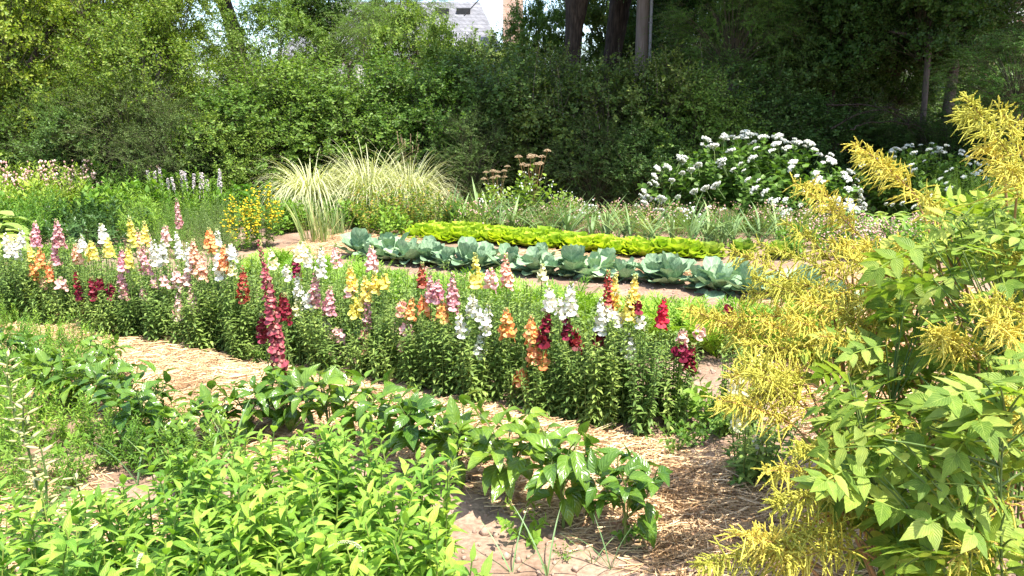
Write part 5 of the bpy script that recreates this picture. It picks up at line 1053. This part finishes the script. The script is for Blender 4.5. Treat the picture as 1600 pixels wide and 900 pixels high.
# bare fallen twigs in the dark gap
for i, (pts, lab) in enumerate([([(1290, 165), (1400, 158), (1420, 200)], 'bare grey branch lying across the dark gap'), ([(1300, 200), (1370, 150), (1430, 210)], 'thin arching dead branch in the dark gap'), ([(1330, 205), (1350, 185), (1440, 198)], 'low dead branch above the hydrangea')]):
    w = np.array([P(u, v, 14.6 - .2 * i) for u, v in pts]); c0 = w[0].copy(); w = w - c0; mb = MB()
    mb2 = bez(w[:1], w[1:2] * 1.2, w[2:], 14); addt(mb, mb2 + rng.normal(size=(1, 14, 3)) * .015, np.linspace(.016, .006, 14)[None], 6)
    k_ = rng.integers(2, 12, 9); s0 = mb2[0][k_]; addt(mb, np.stack([s0, s0 + rng.normal(size=(9, 3)) * .1 + [.1, 0, .06], s0 + rng.normal(size=(9, 3)) * .14 + [.25, 0, .05]], 1), .004, 4)
    thing('dead_branch', lab, 'branch', c0, 0, 'dead branches in the gap', None, mb.mesh('dead_branch', [M['bark']]))
# back row closing the view to the horizon
br = [(-120, 60, 24), (0, 40, 25), (110, 60, 24), (215, 75, 25), (300, 62, 24), (400, 70, 25), (500, 95, 24), (590, 110, 25), (680, 70, 24), (770, 60, 25), (850, 60, 24), (930, 50, 25), (1020, 30, 24), (1110, 20, 25), (1200, 60, 24), (1290, 90, 25), (1380, 105, 24), (1470, 90, 25), (1550, 60, 24), (1640, 60, 25), (1740, 60, 24)]
for i, (u, vt, Y) in enumerate(br):
    o = shrub(u, vt, Y, 230, (SH + SF)[i % 6], ['hedge', 'hedge_d', 'hedge_o'][i % 3] if u < 900 else 'hedge_d', f"distant {['mid green', 'dark', 'olive'][i % 3] if u < 900 else 'dark'} shrub of the far hedge line, {ordn(i)} from the left", 'distant_shrub'); o['group'] = 'shrubs of the far hedge line'

# ================================================================== HOUSES
def box(mb, x0, x1, y0, y1, z0, z1, mat=0):
    V = [[x0, y0, z0], [x1, y0, z0], [x1, y1, z0], [x0, y1, z0], [x0, y0, z1], [x1, y0, z1], [x1, y1, z1], [x0, y1, z1]]
    mb.add(V, [[0, 3, 2, 1], [4, 5, 6, 7], [0, 1, 5, 4], [1, 2, 6, 5], [2, 3, 7, 6], [3, 0, 4, 7]], None, mat)
def brickmat(name, c1, c2, mortar, scale=1., bw=.22, bh=.075, ms=.012):
    m, nt, out = newmat(name); L = nt.links.new; tc = N(nt, 'ShaderNodeTexCoord'); sp_ = N(nt, 'ShaderNodeSeparateXYZ'); L(tc.outputs['Object'], sp_.inputs[0])
    ad = N(nt, 'ShaderNodeMath', operation='ADD'); L(sp_.outputs[0], ad.inputs[0]); L(sp_.outputs[1], ad.inputs[1]); cb = N(nt, 'ShaderNodeCombineXYZ'); L(ad.outputs[0], cb.inputs[0]); L(sp_.outputs[2], cb.inputs[1])
    b = N(nt, 'ShaderNodeTexBrick'); L(cb.outputs[0], b.inputs[0]); b.inputs['Color1'].default_value = c1 + (1,); b.inputs['Color2'].default_value = c2 + (1,); b.inputs['Mortar'].default_value = mortar + (1,)
    b.inputs['Scale'].default_value = 1; b.inputs['Brick Width'].default_value = bw; b.inputs['Row Height'].default_value = bh; b.inputs['Mortar Size'].default_value = ms
    n_ = N(nt, 'ShaderNodeTexNoise'); n_.inputs['Scale'].default_value = 3; L(tc.outputs['Object'], n_.inputs[0]); r_ = ramp(nt, [(.75, .75, .75), (1.1, 1.1, 1.1)], [.3, .7]); L(n_.outputs[0], r_.inputs[0])
    mx = N(nt, 'ShaderNodeMixRGB', blend_type='MULTIPLY'); mx.inputs[0].default_value = .8; L(b.outputs[0], mx.inputs[1]); L(r_.outputs[0], mx.inputs[2])
    p = N(nt, 'ShaderNodeBsdfPrincipled'); p.inputs['Roughness'].default_value = .9; L(mx.outputs[0], p.inputs[0]); bp = N(nt, 'ShaderNodeBump'); bp.inputs['Strength'].default_value = .5; bp.inputs['Distance'].default_value = .01
    inv = N(nt, 'ShaderNodeMath', operation='SUBTRACT'); inv.inputs[0].default_value = 1; L(b.outputs['Fac'], inv.inputs[1]); L(inv.outputs[0], bp.inputs['Height']); L(bp.outputs[0], p.inputs['Normal']); L(p.outputs[0], out.inputs[0]); return m
M['brick'] = brickmat('orange_brick', (.42, .17, .09), (.50, .24, .14), (.45, .36, .28))
M['brick_l'] = brickmat('pale_salmon_brick', (.52, .30, .20), (.58, .36, .25), (.5, .4, .32))
M['slate'] = brickmat('slate_shingle', (.14, .14, .15), (.20, .20, .215), (.08, .08, .085), bw=.25, bh=.2, ms=.01)
M['wallp'] = noisemat('pale_render', [(.62, .58, .52), (.70, .67, .6)], 3, .85, .1)
M['trimw'] = noisemat('white_trim', [(.75, .74, .7), (.8, .79, .76)], 5, .6, .05)
M['dark'] = noisemat('window_glass', [(.03, .035, .04), (.05, .055, .06)], 2, .08, 0, spec=.8)
def hiproof(mb, x0, x1, y0, y1, z0, z1, rx0, rx1, mat=0, ov=.35):
    x0 -= ov; x1 += ov; y0 -= ov; y1 += ov; ym = (y0 + y1) / 2
    V = [[x0, y0, z0], [x1, y0, z0], [x1, y1, z0], [x0, y1, z0], [rx0, ym, z1], [rx1, ym, z1], [x0, y0, z0 - .15], [x1, y0, z0 - .15], [x1, y1, z0 - .15], [x0, y1, z0 - .15]]
    mb.add(V, [[0, 1, 5, 4], [2, 3, 4, 5], [0, 6, 7, 1], [1, 7, 8, 2], [2, 8, 9, 3], [3, 9, 6, 0], [6, 9, 8, 7]], None, mat); mb.add(V, [[1, 2, 5], [3, 0, 4]], None, mat)
def window(parent, x, y, z, w, h):
    f = MB(); t = .07
    for a in ((x - w / 2 - t, x + w / 2 + t, z + h / 2, z + h / 2 + t), (x - w / 2 - t, x + w / 2 + t, z - h / 2 - t, z - h / 2), (x - w / 2 - t, x - w / 2, z - h / 2, z + h / 2), (x + w / 2, x + w / 2 + t, z - h / 2, z + h / 2), (x - .02, x + .02, z - h / 2, z + h / 2)): box(f, a[0], a[1], y - .06, y - .003, a[2], a[3])
    fo = link('window', f.mesh('window', [M['trimw']], False), parent); g_ = MB(); box(g_, x - w / 2, x - .02, y - .03, y - .006, z - h / 2, z + h / 2); box(g_, x + .02, x + w / 2, y - .03, y - .006, z - h / 2, z + h / 2)
    link('pane', g_.mesh('pane', [M['dark']], False), fo)
hr = thing('slate_roof_house', 'pale house with grey slate roof and salmon chimney above the hedge', 'house', (-5.5, 40, 0))
w = MB(); box(w, -5.5, 4.8, 0, 8, 0, 4.7); link('wall', w.mesh('wall', [M['wallp']], False), hr)
rf = MB(); hiproof(rf, -5.5, 4.8, 0, 8, 4.7, 7.75, -4.0, 3.9 - .1)
ro = link('roof', rf.mesh('roof', [M['slate']], False), hr)
q = P(800, 20, 39.4); q0 = P(786, 20, 39.4)[0] + 5.5; q1 = P(817, 20, 39.4)[0] + 5.5
ch = MB(); box(ch, q0, q1, -1.1, -.2, 0, 9.2); box(ch, q0 - .08, q1 + .08, -1.18, -.12, 9.2, 9.4); link('chimney', ch.mesh('chimney', [M['brick_l']], False), hr)
rv = MB(); 
for xx in (1.9, 3.0): box(rv, xx - .35, xx + .35, 2.9, 3.3, 6.85, 7.3)
link('roof_vent', rv.mesh('roof_vent', [M['wire']], False), ro)
for xx in (-4, -1.5, 1.5): window(hr, xx, 0, 2.6, 1., 1.3)
pm = MB(); q = P(563, 115, 23.5); box(pm, -.08, .08, -.08, .08, 0, q[2] + .35); box(pm, -.12, .12, -.12, .12, q[2] + .35, q[2] + .45); thing('fence_post', 'pale post glimpsed through the leaves below the feathery tree', 'post', (q[0], 23.5, 0), 0, None, None, pm.mesh('fence_post', [M['trimw']], False))
hp = thing('pale_house', 'pale rendered house showing in bright chinks behind the dark maple', 'house', (14, 28, 0))
w = MB(); box(w, -6, 3.2, 0, 7, 0, 5.4); link('wall', w.mesh('wall', [M['wallp']], False), hp); rf = MB(); hiproof(rf, -6, 3.2, 0, 7, 5.4, 8, -3, 0); link('roof', rf.mesh('roof', [M['slate']], False), hp)
for xx in (-4.3, -1.6, 1.3): window(hp, xx, 0, 3.4, 1.1, 1.4); window(hp, xx, 0, 1.2, 1.1, 1.2)
x_ = P(1545, 20, 26)[0]; hb = thing('brick_house', 'orange brick house gable with white rake board in the top corner', 'house', (x_ + 3.5, 26, 0))
w = MB(); V = [[-3.5, 0, 0], [4, 0, 0], [4, 0, 4.0], [.3, 0, 7.5], [-3.5, 0, 4.0], [-3.5, 8, 0], [4, 8, 0], [4, 8, 4.0], [.3, 8, 7.5], [-3.5, 8, 4.0]]
w.add(V, [[0, 1, 2, 3, 4], [6, 5, 9, 8, 7]]); w.add(V, [[1, 6, 7, 2], [5, 0, 4, 9]]); link('wall', w.mesh('wall', [M['brick']], False), hb)
rf = MB(); V = [[-3.9, -.3, 3.75], [.3, -.3, 7.7], [.3, 8.3, 7.7], [-3.9, 8.3, 3.75], [4.4, -.3, 3.75], [4.4, 8.3, 3.75]]; V2 = [[a, b_, c + .14] for a, b_, c in V]
rf.add(V + V2, [[0, 1, 2, 3], [1, 4, 5, 2], [6, 9, 8, 7], [7, 8, 11, 10], [0, 6, 7, 1], [1, 7, 10, 4], [3, 2, 8, 9], [2, 5, 11, 8], [0, 3, 9, 6], [4, 10, 11, 5]]); link('roof', rf.mesh('roof', [M['slate']], False), hb)
rk = MB(); V = [[-3.9, -.33, 3.6], [.3, -.33, 7.55], [.3, -.33, 7.8], [-3.9, -.33, 3.86], [4.4, -.33, 3.6], [4.4, -.33, 3.86]]; V2 = [[a, b_ + .026, c] for a, b_, c in V]
rk.add(V + V2, [[0, 1, 2, 3], [1, 4, 5, 2], [6, 9, 8, 7], [7, 8, 11, 10], [3, 2, 8, 9], [2, 5, 11, 8], [0, 6, 7, 1], [1, 7, 10, 4]]); link('rake_board', rk.mesh('rake_board', [M['trimw']], False), hb)
window(hb, 0, 0, 2.6, 1.1, 1.5)
# overhead cable from the house past the chimney to the pole
A = P(725, 25, 36); Bc = np.array([P(1003, 60, 17.2)[0], 17.2, 8.3]); t = np.linspace(0, 1, 30)[:, None]
mid = P(820, 0, 30); pts = A * (1 - t) + Bc * t; pts[:, 2] -= np.sin(t[:, 0] * pi) * .25
mb = MB(); addt(mb, (pts - A)[None], .022, 6); thing('overhead_cable', 'black overhead cable crossing before the salmon chimney', 'cable', A, 0, None, None, mb.mesh('overhead_cable', [M['wire']]))
print('objects', len(bpy.data.objects), 'fillers', nf, 'loose', len(lo), 'plants', len(plants))
